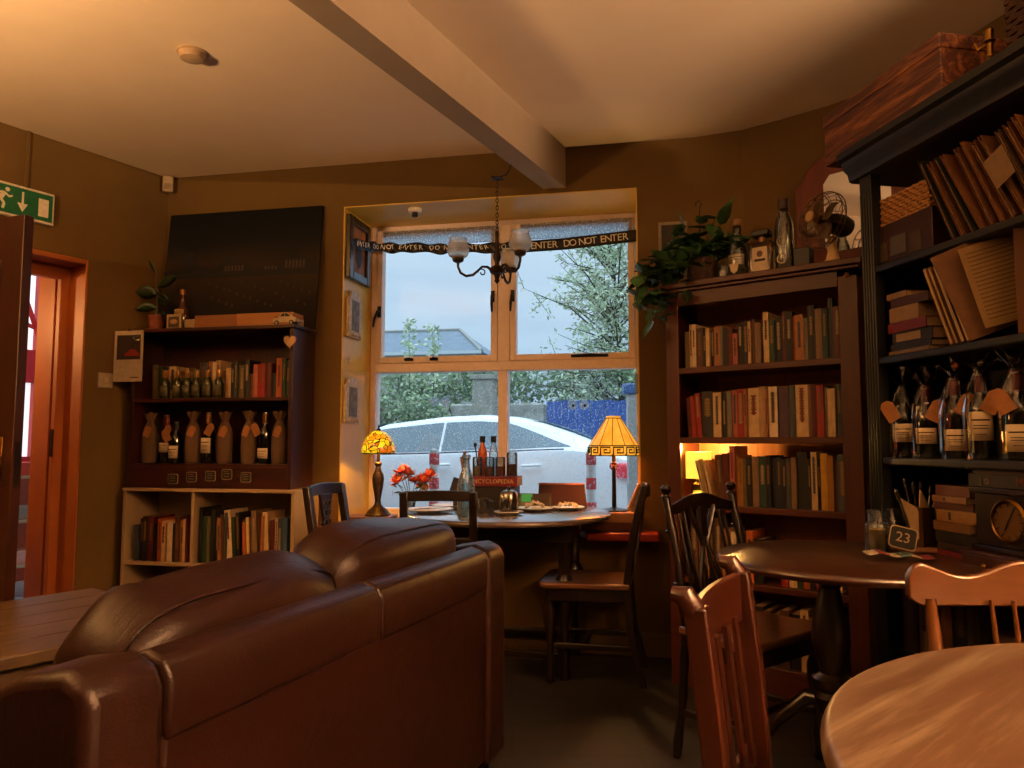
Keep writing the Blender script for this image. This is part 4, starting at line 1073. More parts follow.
# ------------------------------------------------------------------ on top of the mahogany bookcase
ZT_ = .897
can = put('canvas_print', 'dark canvas print of riverside buildings leaning above the mahogany bookcase', 'picture', F_LB, .03, .175, ZT_ + .001)
CM = R(radians(-6.0), 'X')
CW, CH = 1.0, .745
mcv, nt, b = _new('night_sky_canvas'); v = _coord(nt); 
sx = nt.nodes.new('ShaderNodeSeparateXYZ'); nt.links.new(v, sx.inputs[0])
nn = _noise(nt, v, 4, 4)
ad = nt.nodes.new('ShaderNodeMath'); ad.operation = 'MULTIPLY_ADD'; nt.links.new(nn, ad.inputs[0]); ad.inputs[1].default_value = .15; nt.links.new(sx.outputs['Z'], ad.inputs[2])
nt.links.new(_ramp(nt, ad.outputs[0], [(.0, hx('0C0907')), (.22, hx('18120E')), (.42, hx('33271D')), (.62, hx('101012')), (.85, hx('06070A'))]), b.inputs['Base Color']); b.inputs['Roughness'].default_value = .8; b.inputs['Specular IOR Level'].default_value = .2
MB(CM).box(0, CW, 0, .022, 0, CH).build('canvas', mcv, can, bevel=.002)
m_sil = plain('0A0806', .8); m_house = plain('4C3E30', .8, var=.2)
mb = MB(CM); hz = .36
pts = [(0, hz - .03), (0, hz + .02), (.12, hz + .04), (.12, hz + .13), (.135, hz + .13), (.135, hz + .14), (.185, hz + .14), (.185, hz + .07), (.24, hz + .05), (.34, hz + .02), (.36, hz + .05), (.39, hz + .10), (.44, hz + .11), (.48, hz + .06), (.55, hz + .05), (.58, hz + .02), (.70, hz + .03), (.76, hz + .04), (.78, hz + .07), (.95, hz + .07), (.96, hz + .03), (1.0, hz + .02), (1.0, hz - .03)]
mb.prism(pts, -.0012, 0, 'xz').build('skyline', m_sil, can, smooth=False)
mb = MB(CM)
for x0, x1, z0, z1 in ((.40, .55, hz, hz + .045), (.66, .75, hz, hz + .03), (.79, .94, hz, hz + .06)):
    for i in range(int((x1 - x0) / .022)): mb.box(x0 + i * .022, x0 + i * .022 + .012, -.0022, -.0012, z0 + .008, z1 - .004)
mb.build('lit_windows', m_house, can, smooth=False); mb = MB(CM)
for i in range(26): x = .3 + (i * .137) % .66; mb.box(x, x + .012, -.002, -.0002, hz - .07 - (i * .05) % .16, hz - .055 - (i * .05) % .16)
mb.build('water_reflections', plain('2E261C', .8), can, smooth=False)
# rubber plant
rp = put('rubber_plant', 'rubber plant with dark oval leaves in a terracotta pot on the mahogany bookcase', 'plant', F_LB, .07, .10, ZT_)
MB().lathe([(.036, .006), (.045, .075), (.050, .075), (.050, .092), (.043, .092), (.040, .08), (0, .08)], 24).build('pot', plain('8A4A30', .8), rp)
MB().lathe([(.05, 0), (.062, .008), (.058, .010), (.04, .006), (0, .006)], 24).build('saucer', plain('9A8A70', .6), rp)
MB().tube([(0, 0, .07), (.004, 0, .16), (0, 0, .26), (-.01, 0, .36)], [.006, .005, .004, .002], 6).build('stem', m_bark, rp)
m_rub = plain('2A4226', .3, var=.25, scale=14)
def big_leaf(par, p, dirv, ln, wd_, mat, droop=.15, name='leaf'):
    d_ = Vector(dirv).normalized(); s_ = d_.cross(Vector((.1, 1, .35)));
    if s_.length < .01: s_ = Vector((1, 0, 0))
    s_.normalize(); up = s_.cross(d_)
    def fn(u_, v_):
        w_ = wd_ * sin(pi * min(1, u_ * .97 + .03)) ** .8 * (v_ - .5)
        q = Vector(p) + d_ * ln * u_ + s_ * w_ + up * (abs(v_ - .5) * .25 * wd_) - Vector((0, 0, 1)) * droop * ln * u_ * u_
        return tuple(q)
    return MB().grid(fn, 8, 4).build(name, mat, par, solid=.0012)
for p, d_, ln, w_ in (((-.0, 0, .22), (-1, -.3, .25), .13, .085), ((0, 0, .14), (-1, -.4, .05), .12, .06), ((0, 0, .26), (1, -.2, .55), .17, .06), ((-.01, 0, .34), (-.5, -.1, 1), .12, .03), ((0, 0, .17), (1, -.5, .3), .12, .07), ((0, 0, .20), (.6, -.8, .2), .12, .08), ((0, 0, .10), (.8, -.5, .05), .1, .06)):
    big_leaf(rp, p, d_, ln, w_, m_rub)
o = put('liqueur_bottle', 'amber bottle with round label behind the small picture on the mahogany bookcase', 'bottle', F_LB, .225, .12, ZT_)
MB().lathe([(.035, 0), (.04, .01), (.042, .09), (.036, .125), (.016, .15), (.013, .2), (.015, .205), (.015, .215), (0, .215)], 24).build('glass_body', plain('5A3410', .1, var=.1), o)
MB().lathe([(.016, .215), (.017, .245), (0, .246)], 16).build('cap', plain('A87A3A', .35, .5), o)
wrap_label(o, .043, .085, .125, plain('B8A070', .5), 1.6)
o = put('picture_card', 'small square picture box standing before the amber bottle', 'picture', F_LB, .18, .045, ZT_)
MB().box(0, .092, 0, .02, 0, .088).build('box', plain('B0A484', .7), o, bevel=.002)
mb = MB().box(.012, .08, -.001, 0, .012, .074); mb.build('print', plain('4A3A2C', .7, var=.5, scale=60), o, smooth=False)
MB().at(T(.046, -.0014, .045) @ R(pi / 2, 'X')).ball((0, 0, 0), (.024, .014, .001), 16, 6).build('emblem', plain('B8966A', .7), o)
o = put('wooden_crate', 'long pale wooden wine box lying on the mahogany bookcase', 'box', F_LB, .37, .03, ZT_)
MB().box(0, .26, 0, .13, 0, .072).build('lid_half', wood('8A5A2C', 'A06E38', .6, 0), o, bevel=.002)
MB().box(.261, .60, 0, .13, 0, .074).build('box_half', wood('A8743C', 'BE8A4C', .6, 0), o, bevel=.002)
mb = MB()
for i in range(8): mb.box(.50 + (i % 4) * .02, .512 + (i % 4) * .02, -.001, 0, .022 + (i // 4) * .018, .032 + (i // 4) * .018)
mb.build('stamp_marks', plain('4A2C14', .8), o, smooth=False)
tag(MB().at(F_LB).box(.30, .365, .035, .10, ZT_, ZT_ + .055).build('candle_box', plain('A89474', .7), bevel=.006, seg=3), 'small pale box left of the long wooden wine box', 'box')
# toy car (rounded small saloon)
o = put('toy_car', 'small cream model car parked at the right end of the mahogany bookcase', 'toy car', F_LB, .85, .02, ZT_ + .001)
mcar = plain('C9BFA8', .25)
mb = MB(); pr = [(0, .018), (.003, .034), (.02, .043), (.038, .046), (.052, .068), (.075, .074), (.098, .066), (.12, .050), (.138, .042), (.146, .030), (.147, .016), (.0, .014)]
mb.prism(pr, .008, .052, 'xz').build('body', mcar, o, bevel=.008, seg=4)
MB().prism([(.050, .049), (.058, .064), (.073, .069), (.073, .049)], .0065, .0535, 'xz').prism([(.077, .049), (.077, .069), (.093, .063), (.108, .052), (.106, .049)], .0065, .0535, 'xz').build('windows', plain('20242A', .2), o)
for x in (.028, .116):
    for y in (.006, .046):
        w_ = MB().at(T(x, y, .014) @ R(pi / 2, 'X')).lathe([(.008, -.007), (.014, -.006), (.014, .0), (.008, .002)], 16).build('wheel', plain('1A1A1C', .6), o)
        MB().at(T(x, y, .014) @ R(pi / 2, 'X')).lathe([(.0, .0026), (.007, .0022), (.008, .001)], 12).build('hubcap', plain('B8B0A0', .4), w_)
MB().tube([(-.003, .008, .018), (-.006, .03, .018), (-.003, .052, .018)], .003, 6).tube([(.149, .008, .018), (.152, .03, .018), (.149, .052, .018)], .003, 6).build('bumper', m_chrome, o)
tag(MB().at(F_LB @ T(.93, .10, ZT_)).box(0, .07, 0, .006, 0, .038).build('place_card', plain('C4BBA8', .7)), 'small white card standing behind the model car', 'card')
# heart and calendar
o = put('heart_ornament', 'cream heart hanging from the top of the mahogany bookcase', 'ornament', F_LB, LW_ - .012, -.016, .80)
n = 40; hp_ = [(.0022 * 16 * sin(t_) ** 3, .0024 * (13 * cos(t_) - 5 * cos(2 * t_) - 2 * cos(3 * t_) - cos(4 * t_))) for t_ in [2 * pi * i / n for i in range(n)]]
MB().prism(hp_, -.008, .004, 'xz').build('heart', plain('C8A878', .6), o, bevel=.003)
MB().tube([(0, 0, .02), (0, .0, .07)], .0015, 5).build('string', plain('6A5030', .9), o)
KIN = (.9, .85, .8)
cal = put('calendar', 'wall calendar with a picture of a red car beside the mahogany bookcase', 'calendar', F_LB, -.09, -.035, .595)
MB().box(0, .185, 0, .004, 0, .29).build('page', plain('B4A68E', .8), cal)
MB().box(.018, .17, -.001, 0, .125, .265).build('picture', plain('2A1C14', .6, var=.5, scale=30), cal, smooth=False)
mb = MB(); mb.prism([(.07, .145), (.072, .16), (.09, .168), (.105, .182), (.135, .182), (.15, .166), (.165, .16), (.165, .145)], -.002, -.001, 'xz').build('red_car_print', plain('8A1E18', .6), cal, smooth=False)
MB().box(.11, .165, -.001, 0, .02, .026).build('print_line', plain('4A3A2C', .7), cal, smooth=False)
MB().tube([(.09, .0, .285), (.095, -.005, .31), (.10, 0, .285)], .002, 5).build('hook', m_iron, cal)
o = put('glass_bauble', 'small sparkling glass bauble hanging before the calendar', 'ornament', F_LB, .07, -.055, .84)
MB().ball((0, 0, 0), .018, 8, 6).build('bauble', glass('crystal', (1, .9, .7, 1), 0, 1.5), o, smooth=False)
MB().tube([(0, 0, .018), (0, .01, .075)], .0008, 4).build('thread', m_iron, o)

# ------------------------------------------------------------------ left wall: exit sign, conduit, switch, sensor
Lx = lambda t: -t      # local x of Ml
def putl(name, label, cat, x, y, z): return put(name, label, cat, Ml, x, y, z)
ex = putl('exit_sign', 'green and white fire exit sign with running figure above the door', 'sign', -1.02, -.03, 2.25)
MB().box(0, .35, 0, .026, 0, .172).build('box', plain('D0C6B0', .5), ex, bevel=.006, seg=3)
MB().box(.012, .338, -.002, 0, .014, .158).build('panel', plain('14603A', .4), ex)
m_sw = plain('D8D0BC', .5)
mb = MB()
mb.box(.268, .318, -.003, -.002, .035, .130)                            # door
mb.box(.186, .196, -.003, -.002, .075, .140); mb.prism([(.166, .080), (.216, .080), (.191, .035)], -.003, -.002, 'xz')      # arrow
def stroke(mb, pts, w_): 
    for (a, b_), (c, d_) in zip(pts, pts[1:]):
        v_ = Vector((c - a, d_ - b_)); nrm = Vector((-v_.y, v_.x)).normalized() * w_ / 2
        mb.prism([(a - nrm.x, b_ - nrm.y), (c - nrm.x, d_ - nrm.y), (c + nrm.x, d_ + nrm.y), (a + nrm.x, b_ + nrm.y)], -.003, -.002, 'xz')
stroke(mb, [(.105, .118), (.085, .08)], .022); stroke(mb, [(.085, .082), (.105, .06), (.098, .032)], .013); stroke(mb, [(.085, .082), (.062, .068), (.038, .066)], .013)
stroke(mb, [(.105, .116), (.128, .098), (.142, .108)], .009); stroke(mb, [(.10, .116), (.074, .112), (.062, .090)], .009)
mb.prism([(.118 + .011 * cos(2 * pi * i / 14), .134 + .011 * sin(2 * pi * i / 14)) for i in range(14)], -.003, -.002, 'xz')
mb.build('pictogram', m_sw, ex, smooth=False)
tag(MB().at(Ml).box(-.815, -.795, -.012, .0, 2.43, CEIL).build('cable_trunking', m_wall, bevel=.003), 'narrow painted cable trunking from the exit sign to the ceiling', 'trunking')
o = putl('light_switch', 'white light switch plate on the left wall beside the calendar', 'switch', -.385, -.012, 1.405)
MB().box(0, .085, 0, .012, 0, .085).build('plate', plain('B8A888', .5), o, bevel=.003); MB().box(.03, .055, -.004, 0, .028, .058).build('rocker', plain('C8B898', .4), o, bevel=.002)
o = put('motion_sensor', 'small white motion sensor in the ceiling corner', 'sensor', Matrix.Translation((CL[0] + .035, CL[1] - .075, 2.62)), 0, 0, 0, radians(20))
MB().box(-.03, .03, 0, .035, 0, .10).build('case', plain('A89478', .5), o, bevel=.01, seg=3); MB().box(-.02, .02, -.004, 0, .012, .05).build('lens', plain('8A7860', .3), o, bevel=.003)
o = put('smoke_detector', 'round white smoke detector on the ceiling left of the beam', 'detector', Matrix.Translation((-1.342, 2.987, CEIL)), 0, 0, 0)
MB().lathe([(.055, 0), (.055, -.012), (.045, -.03), (.02, -.036), (0, -.036)], 28).build('case', plain('B49C80', .7), o)
MB().lathe([(.058, -.001), (.062, -.006), (.058, -.008), (.05, -.008)], 28).build('ring', plain('C8AC8A', .6), o)
# ------------------------------------------------------------------ open door leaf
hinge = lw(D2, 0); free = Vector((-2.0, 3.02)); hv = Vector(hinge[:2]); dv = free - hv
dr_ = bpy.data.objects.new('door_1', None); COL.objects.link(dr_); struct(dr_)
dr_.location = (hv.x + .02, hv.y - .06, 0); dr_.rotation_euler = (0, 0, atan2(dv.y, dv.x))
w_door = wood('2A110A', '38190E', .35, 2)
DWd = .86
mb = MB(); mb.box(0, DWd, 0, .042, .01, 2.03); mb.build('door_leaf', w_door, dr_, bevel=.003)
for z0, z1 in ((.2, .9), (1.05, 1.85)):
    mb = MB(); fr(mb, .12, .74, z0, z1, .02, -.008, .002); mb.build('door_moulding', w_door, dr_, bevel=.003)
mb = MB(); mb.box(DWd - .10, DWd - .055, -.006, 0, .93, 1.12); mb.build('handle_plate', m_brass, dr_, bevel=.004)
MB().tube([(DWd - .078, -.006, 1.05), (DWd - .078, -.05, 1.05), (DWd - .10, -.055, 1.05), (DWd - .18, -.05, 1.045)], [.009, .009, .009, .007], 10).build('door_handle', m_brass, dr_)
MB().box(DWd - .0, DWd + .002, .01, .034, .92, 1.10).build('lock_plate', plain('1A120C', .4, .5), dr_)
# ------------------------------------------------------------------ hall: glazed red door with daylight, shelf
w2 = bpy.data.objects.new('window_2', None); COL.objects.link(w2); struct(w2)
Hm = Ml
m_day = emit('DCE6F0', 1.1, 'daylit_frosted_glass')
mb = MB(Hm); fr(mb, -.75, .30, .90, 2.5, .09, 1.9, 1.95); mb.box(-.26, -.2, 1.9, 1.95, 1.0, 2.45); mb.box(-.7, .25, 1.9, 1.95, 1.55, 1.80); mb.build('window_frame', m_red, w2)
mb = MB(Hm); mb.tube([(-.18, 1.88, 2.4), (.1, 1.87, 2.2), (.22, 1.88, 1.9)], .02, 6).tube([(-.2, 1.88, 2.1), (.24, 1.88, 1.95)], .016, 6); mb.build('window_tracery', m_red, w2)
MB(Hm).box(-.7, .25, 1.95, 1.96, .95, 2.45).build('window_pane', m_day, w2, smooth=False)
o = put('hall_shelf', 'dark shelf rack with small boxes beyond the open doorway', 'shelf', Hm, -.6, 1.35, 0)
for z in (.25, .55, .85): MB().box(0, 1.0, 0, .28, z, z + .02).build('board', w_white_h, o)
for x in (0, .97): MB().box(x, x + .03, 0, .28, 0, .87).build('post', w_dark, o)
for k, (x, z, sh, nm) in enumerate(((.10, .87, '6A3A2A', 'brown'), (.45, .57, '8A8478', 'grey'), (.45, .87, 'B8402C', 'red'), (.45, .27, 'D09A8A', 'pink'))):
    tag(MB().at(Hm @ T(-.6 + x, 1.38, z + .0005)).box(0, .16, 0, .15, 0, .09).build('storage_box', plain(sh, .7), bevel=.004), '%s box on the shelf rack beyond the doorway' % nm, 'box')
KIN = (1, 1, 1)
# ================================================================== window bay: lamps, flowers, pictures, tape
I4 = Matrix()
def putw(name, label, cat, x, y, z, rz=0, group=None): return put(name, label, cat, I4, x, y, z, rz, group)
FW = Matrix.Translation(W0) @ R(RZ_WIN, 'Z')
def lamp_light(loc, power, col, r=.02):
    l = bpy.data.lights.new('lamp_bulb_light', 'POINT'); l.energy = power; l.color = col; l.shadow_soft_size = r
    o = bpy.data.objects.new('lamp_bulb_light', l); COL.objects.link(o); o.location = loc
m_antique = plain('3A2C1C', .4, .6, .3, 60)
# stained glass material
def stained(name, stops, scale, strength):
    m, nt, b = _new(name); v = _coord(nt)
    vo = nt.nodes.new('ShaderNodeTexVoronoi'); vo.inputs['Scale'].default_value = scale; vo.feature = 'F1'; nt.links.new(v, vo.inputs['Vector'])
    ve = nt.nodes.new('ShaderNodeTexVoronoi'); ve.inputs['Scale'].default_value = scale; ve.feature = 'DISTANCE_TO_EDGE'; nt.links.new(v, ve.inputs['Vector'])
    sp = nt.nodes.new('ShaderNodeSeparateColor'); nt.links.new(vo.outputs['Color'], sp.inputs[0])
    c = _ramp(nt, sp.outputs[0], stops)
    e = _ramp(nt, ve.outputs['Distance'], [(.03, (0, 0, 0, 1)), (.07, (1, 1, 1, 1))])
    mx = nt.nodes.new('ShaderNodeMix'); mx.data_type = 'RGBA'; mx.blend_type = 'MULTIPLY'; mx.inputs[0].default_value = 1
    nt.links.new(c, mx.inputs[6]); nt.links.new(e, mx.inputs[7])
    nt.links.new(mx.outputs[2], b.inputs['Base Color']); nt.links.new(mx.outputs[2], b.inputs['Emission Color']); b.inputs['Emission Strength'].default_value = strength
    b.inputs['Roughness'].default_value = .2
    return m
m_tif = stained('leaded_yellow_glass', [(.0, hx('C8A010')), (.3, hx('E8C01A')), (.5, hx('D8D020')), (.62, hx('E08A10')), (.8, hx('F0A020')), (.95, hx('B85A10'))], 34, 1.0)
o = put('book', 'thick brown book lying under the left stained-glass lamp', 'book', FW, -.785, -.06, .641, radians(4))
MB().box(-.13, .13, -.09, .09, 0, .004).box(-.13, .13, -.09, .09, .048, .052).box(-.13, .13, -.094, -.088, .001, .051).build('cover', plain('6A3E22', .5), o, bevel=.001)
MB().box(-.126, .126, -.087, .086, .004, .048).build('pages', m_paper, o)
o = put('table_lamp', 'bronze table lamp with domed yellow stained-glass shade on the left sill', 'lamp', FW, -.752, -.045, .693)
MB().lathe([(.070, 0), (.072, .008), (.064, .014), (.055, .028), (.035, .045), (.02, .06), (.016, .08), (.02, .11), (.029, .16), (.033, .20), (.030, .225), (.018, .25), (.014, .27), (.020, .28), (.020, .29), (.010, .30), (.008, .34), (.016, .345), (.016, .37), (0, .375)], 28).build('base', m_antique, o)
sh = MB().lathe([(.092, .345), (.093, .36), (.086, .395), (.066, .435), (.036, .462), (.012, .472)], 36, close=False).build('lamp_shade', m_tif, o, solid=.002)
MB().torus((0, 0, .345), .092, .003, 36, 6).build('shade_rim', m_antique, sh)
MB().lathe([(.016, .47), (.012, .478), (.004, .485), (.006, .492), (0, .51)], 12).build('finial', m_antique, o)
p_ = win(-.752, -.045, 1.06); lamp_light(p_, 17, (1, .55, .12), .02)
# right lamp on a stack of books
for k, (w_, d_, h_, sh_, lb_, z) in enumerate(((.15, .115, .045, '5A2A18', 'brown hardback at the bottom of the stack under the right lamp', .641), (.14, .11, .048, '9A6A40', 'tan hardback on top of the stack under the right lamp', .687))):
    o = put('book', lb_, 'book', FW, .535, .02, z, .05 * k, 'books under the right lamp')
    MB().box(-w_, w_, -d_, d_, 0, .004).box(-w_, w_, -d_, d_, h_ - .004, h_).box(-w_, w_, -d_ - .002, -d_ + .004, .001, h_ - .001).build('cover', plain(sh_, .5), o)
    MB().box(-w_ + .004, w_ - .004, -d_ + .004, d_ - .003, .004, h_ - .004).build('pages', m_paper, o)
o = put('table_lamp', 'black lamp with amber panelled conical shade and key-pattern rim, right sill', 'lamp', FW, .548, .035, .736)
MB().lathe([(.078, 0), (.078, .006), (.03, .014), (.012, .02), (.010, .30), (.018, .31), (.018, .36), (0, .365)], 24).build('base', plain('141210', .35, .4), o)
mb = MB()
for k in range(8):
    a = k * pi / 4; mb.torus((0, 0, 0), .010, .0025, 12, 5, T(0, -.012, .235) @ R(pi / 2, 'X') @ R(a, 'Z') @ T(.011, 0, 0))
mb.ball((0, -.014, .235), .006).build('rosette', plain('3A0C10', .3), o)
nP = 12
m_amb, nt, b = _new('amber_glass_panel'); v = _coord(nt); f = _noise(nt, v, 12, 3)
c = _ramp(nt, f, [(.3, hx('D88A1C')), (.7, hx('F0B040'))]); nt.links.new(c, b.inputs['Base Color']); nt.links.new(c, b.inputs['Emission Color']); b.inputs['Emission Strength'].default_value = 1.0; b.inputs['Roughness'].default_value = .3
def cone_pt(a, r_, z): return (r_ * cos(a), r_ * sin(a), z)
sh = MB().lathe([(.131, .345), (.040, .490)], nP, close=False).build('lamp_shade', m_amb, o, smooth=False, solid=.002)
MB().lathe([(.042, .491), (.036, .502), (.032, .500)], nP, close=False).build('shade_cap', m_amb, sh, smooth=False, solid=.002)
band = MB().lathe([(.134, .292), (.1315, .346)], nP, close=False).build('shade_band', m_amb, o, smooth=False, solid=.002)
mb = MB()
for k in range(nP):
    a = 2 * pi * k / nP
    mb.tube([cone_pt(a, .132, .345), cone_pt(a, .041, .491)], .0018, 5)
for r_, z in ((.133, .345), (.136, .293), (.042, .491)):
    mb.tube([cone_pt(2 * pi * k / nP, r_, z) for k in range(nP + 1)], .0026, 5)
mb.build('leading', m_iron, o)
mb = MB()
for k in range(nP):      # key pattern: a squared spiral on each facet of the rim
    a0, a1 = 2 * pi * k / nP, 2 * pi * (k + 1) / nP
    A, B_ = Vector(cone_pt(a0, .136, 0)), Vector(cone_pt(a1, .136, 0))
    def q_(u_, v_): p = A.lerp(B_, u_); return (p.x * 1.004, p.y * 1.004, .292 + .053 * v_)
    mb.tube([q_(*w_) for w_ in ((.0, .12), (.12, .12), (.12, .85), (.85, .85), (.85, .3), (.38, .3), (.38, .6), (.62, .6))], .0042, 4)
mb.build('key_pattern', m_iron, band)
lamp_light(win(.548, .035, 1.13), 13, (1, .58, .18), .02)
# lamp flexes
MB().tube([win(-.70, -.08, .700), win(-.66, -.12, .69), win(-.62, -.135, .650), win(-.56, -.14, .648), win(-.50, -.03, .647)], .003, 6).build('lamp_flex', m_iron, None)
tag(bpy.data.objects['lamp_flex'], 'thin dark flex trailing from the left lamp over the sill', 'cable')
o = MB().tube([win(.46, -.0, .745), win(.42, -.09, .74), win(.39, -.105, .70), win(.375, -.11, .655), win(.40, -.13, .645)], .0028, 6).build('lamp_flex', plain('A8906A', .5), None)
tag(o, 'pale flex hanging from the right lamp down to the sill', 'cable')
# leaning picture frame right
o = put('framed_picture', 'small wooden picture frame leaning by the right lamp', 'picture frame', FW, .645, -.03, .737, radians(20))
Mx = R(radians(-14), 'X') @ R(radians(28), 'Y')
mb = MB(R(radians(25), 'Y')); fr(mb, -.03, .03, 0, .15, .012, 0, .012); mb.build('frame', wood('A87A3C', 'BE9050', .5, 2), o)
MB(R(radians(25), 'Y')).box(-.02, .02, .005, .008, .01, .14).build('print', plain('8A8478', .7, var=.4, scale=50), o)
# flowers in a glass vase
fl = put('flower_vase', 'small glass vase of orange and pink lilies on the left sill', 'flowers', FW, -.60, .08, .641)
MB().lathe([(.028, 0), (.032, .01), (.026, .05), (.02, .10), (.024, .16), (.030, .175)], 20, close=False).build('vase', m_clear, fl, solid=.003)
rr = random.Random(6)
mb = MB(); heads = []
for k in range(9):
    a = rr.uniform(0, 2 * pi); q = Vector((-.10 + .027 * k + rr.uniform(-.02, .02), rr.uniform(-.05, .05), rr.uniform(.20, .30)))
    heads.append(q); mb.tube([(0, 0, .02), (q.x * .3, q.y * .3, .15), tuple(q)], .0022, 5)
mb.build('stem', plain('4A6A3A', .6), fl)
for k, q in enumerate(heads):
    mb = MB()
    for j in range(14):
        d_ = Vector((rr.gauss(0, 1), rr.gauss(-.3, 1), rr.gauss(.25, .8))).normalized(); s_ = d_.cross(Vector((0, 0, 1))).normalized(); up = s_.cross(d_)
        mb.grid(lambda u_, v_: tuple(q + d_ * .058 * u_ + s_ * .042 * sin(pi * min(1, u_ + .08)) * (v_ - .5) + up * .014 * u_ * u_), 6, 3)
    mb.build('bloom', plain(('F0785A', 'F49A6A', 'F07A84', 'F4B07A')[k % 4], .6, var=.3, scale=60), fl)
mb = MB()
for k in range(22): leaf(mb, Vector((rr.uniform(-.10, .10), rr.uniform(-.05, .03), rr.uniform(.12, .27))), .05, rr, .14)
mb.build('greenery', plain('3E5A34', .6), fl)
tag(MB().at(FW @ T(-.66, -.09, .655) @ R(.5, 'Z')).tube([(-.06, 0, .0), (.06, 0, .0)], [.010, .006], 8).build('rolled_napkin', plain('8A5A38', .7), None), 'rolled brown napkin on the sill left of the flowers', 'napkin')
# reveal pictures (left jamb of the bay)
FR = FW @ T(OL + .007, 0, 0) @ R(pi / 2, 'Z')      # local x = outwards along the reveal, local -y = into the bay
def fpic(label, x0, x1, z0, z1, w_, fm, pm, ornate=False):
    o = put('framed_picture', label, 'picture frame', FR, x0, -.002, z0)
    W_, H_ = x1 - x0, z1 - z0
    mb = MB()
    if ornate:
        pts = [(0, 0), (W_, 0), (W_ * .98, H_ * .15), (W_, H_ * .8), (W_ * .86, H_ * .86), (W_ * .8, H_ * .97), (W_ * .5, H_), (W_ * .2, H_ * .97), (W_ * .14, H_ * .86), (0, H_ * .8), (W_ * .02, H_ * .15)]
        mb.prism(pts, -.022, 0, 'xz')
        mb.build('frame', fm, o, bevel=.004)
        MB().box(w_, W_ - w_, -.024, -.022, H_ * .14, H_ * .78).build('print', pm, o)
        m2 = MB()
        for k in range(7): m2.ball((W_ * (.12 + .12 * k), -.026, H_ * .06 + .008 * (k % 2)), (.014, .007, .012), 8, 6)
        m2.build('relief', fm, o)
    else:
        fr(mb, 0, W_, 0, H_, w_, -.03, 0); mb.build('frame', fm, o, bevel=.006, seg=3)
        MB().box(w_, W_ - w_, -.012, -.006, w_, H_ - w_).build('print', pm, o)
        MB().ball((W_ * .52, -.013, H_ * .45), (W_ * .16, .002, H_ * .22), 14, 8).build('portrait', plain('2A2018', .7), o)
    return o
fpic('large dark wooden picture frame high on the left window jamb', .015, .325, 2.06, 2.44, .05, w_dark, plain('8A5C34', .7, var=.5, scale=9))
m_wf = plain('B8A890', .6, var=.25, scale=40)
fpic('middle ornate white picture frame on the left window jamb', .03, .215, 1.715, 2.0, .04, m_wf, plain('6A6458', .7, var=.5, scale=30), True)
fpic('lower ornate white picture frame on the left window jamb', .01, .205, 1.21, 1.48, .04, m_wf, plain('6A6458', .7, var=.5, scale=31), True)
o = put('wall_hook', 'tiny clear hook on the left window jamb above the lower white frame', 'hook', FR, .10, -.002, 1.58)
MB().box(-.008, .008, -.003, 0, -.015, .015).tube([(0, -.003, -.01), (0, -.012, -.014), (0, -.012, -.004)], .002, 5).build('hook', plain('C8C0A8', .3), o)
# sensor under the soffit
o = putw('ceiling_sensor', 'small white round sensor under the window soffit', 'sensor', -.572, 4.267, SOF - .006)
MB().lathe([(.04, 0), (.04, -.018), (.034, -.024), (0, -.024)], 24).build('case', plain('D8D0BC', .5), o)
MB().lathe([(.018, -.024), (.018, -.045), (.012, -.05), (0, -.05)], 18).build('lens', plain('1A1A1A', .3), o)
# DO NOT ENTER tape
tp = put('warning_tape', 'black tape reading DO NOT ENTER strung across the top of the window', 'tape', I4, 0, 0, 0)
TP = [Vector(win(*q)) for q in ((-.966, .005, 2.262), (-.955, .15, 2.285), (-.93, .34, 2.315), (-.86, .385, 2.325), (-.5, .385, 2.300), (-.04, .385, 2.285), (.25, .385, 2.290), (.683, .385, 2.318))]
def tape_at(s_):
    L_ = [0]
    for a, b_ in zip(TP, TP[1:]): L_.append(L_[-1] + (b_ - a).length)
    s_ = min(max(s_, 0), L_[-1] - 1e-5)
    for i in range(len(TP) - 1):
        if s_ <= L_[i + 1]: k = (s_ - L_[i]) / (L_[i + 1] - L_[i]); return TP[i].lerp(TP[i + 1], k), (TP[i + 1] - TP[i]).normalized(), L_[-1]
LT = tape_at(0)[2]
TH = .036
def crump(s_): return 1 if s_ < LT * .60 else 0
def tp_pt(u_, v_):
    s_ = u_ * LT; p, d_, _ = tape_at(s_); k = crump(s_)
    hh = TH * (1 - .32 * k * (.5 + .5 * sin(s_ * 40)))
    side = d_.cross(Vector((0, 0, 1)))
    return tuple(p + Vector((0, 0, 1)) * hh * (v_ - .5) * 2 + side * (k * .008 * sin(s_ * 55 + v_ * 4)) + Vector((0, 0, .004 * k * sin(s_ * 23))))
MB().grid(tp_pt, 160, 4).build('band', plain('121214', .4), tp, solid=.0006)
s_ = .05; mb = MB(); rr = random.Random(2)
word = 'DO NOT ENTER  '; adv = {'D': .036, 'O': .037, ' ': .019, 'N': .037, 'T': .032, 'E': .032, 'R': .034}
s_ = LT - .02
for ch in reversed(word * 5):
    w_ = adv[ch]; s_ -= w_
    if s_ < .02: break
    if ch != ' ':
        p, d_, _ = tape_at(s_ + w_ / 2); k = crump(s_)
        ang = atan2(d_.y, d_.x); pitch = atan2(d_.z, Vector((d_.x, d_.y)).length)
        side = d_.cross(Vector((0, 0, 1)))
        M_ = Matrix.Translation(p + side * (.0025 + .012 * k)) @ R(ang, 'Z') @ R(-pitch + k * rr.uniform(-.5, .5), 'Y')
        text_mb(mb, ch, .060 * (1 - .3 * k), M_, .0006)
mb.build('lettering', plain('F6F2EA', .6), tp, smooth=False)
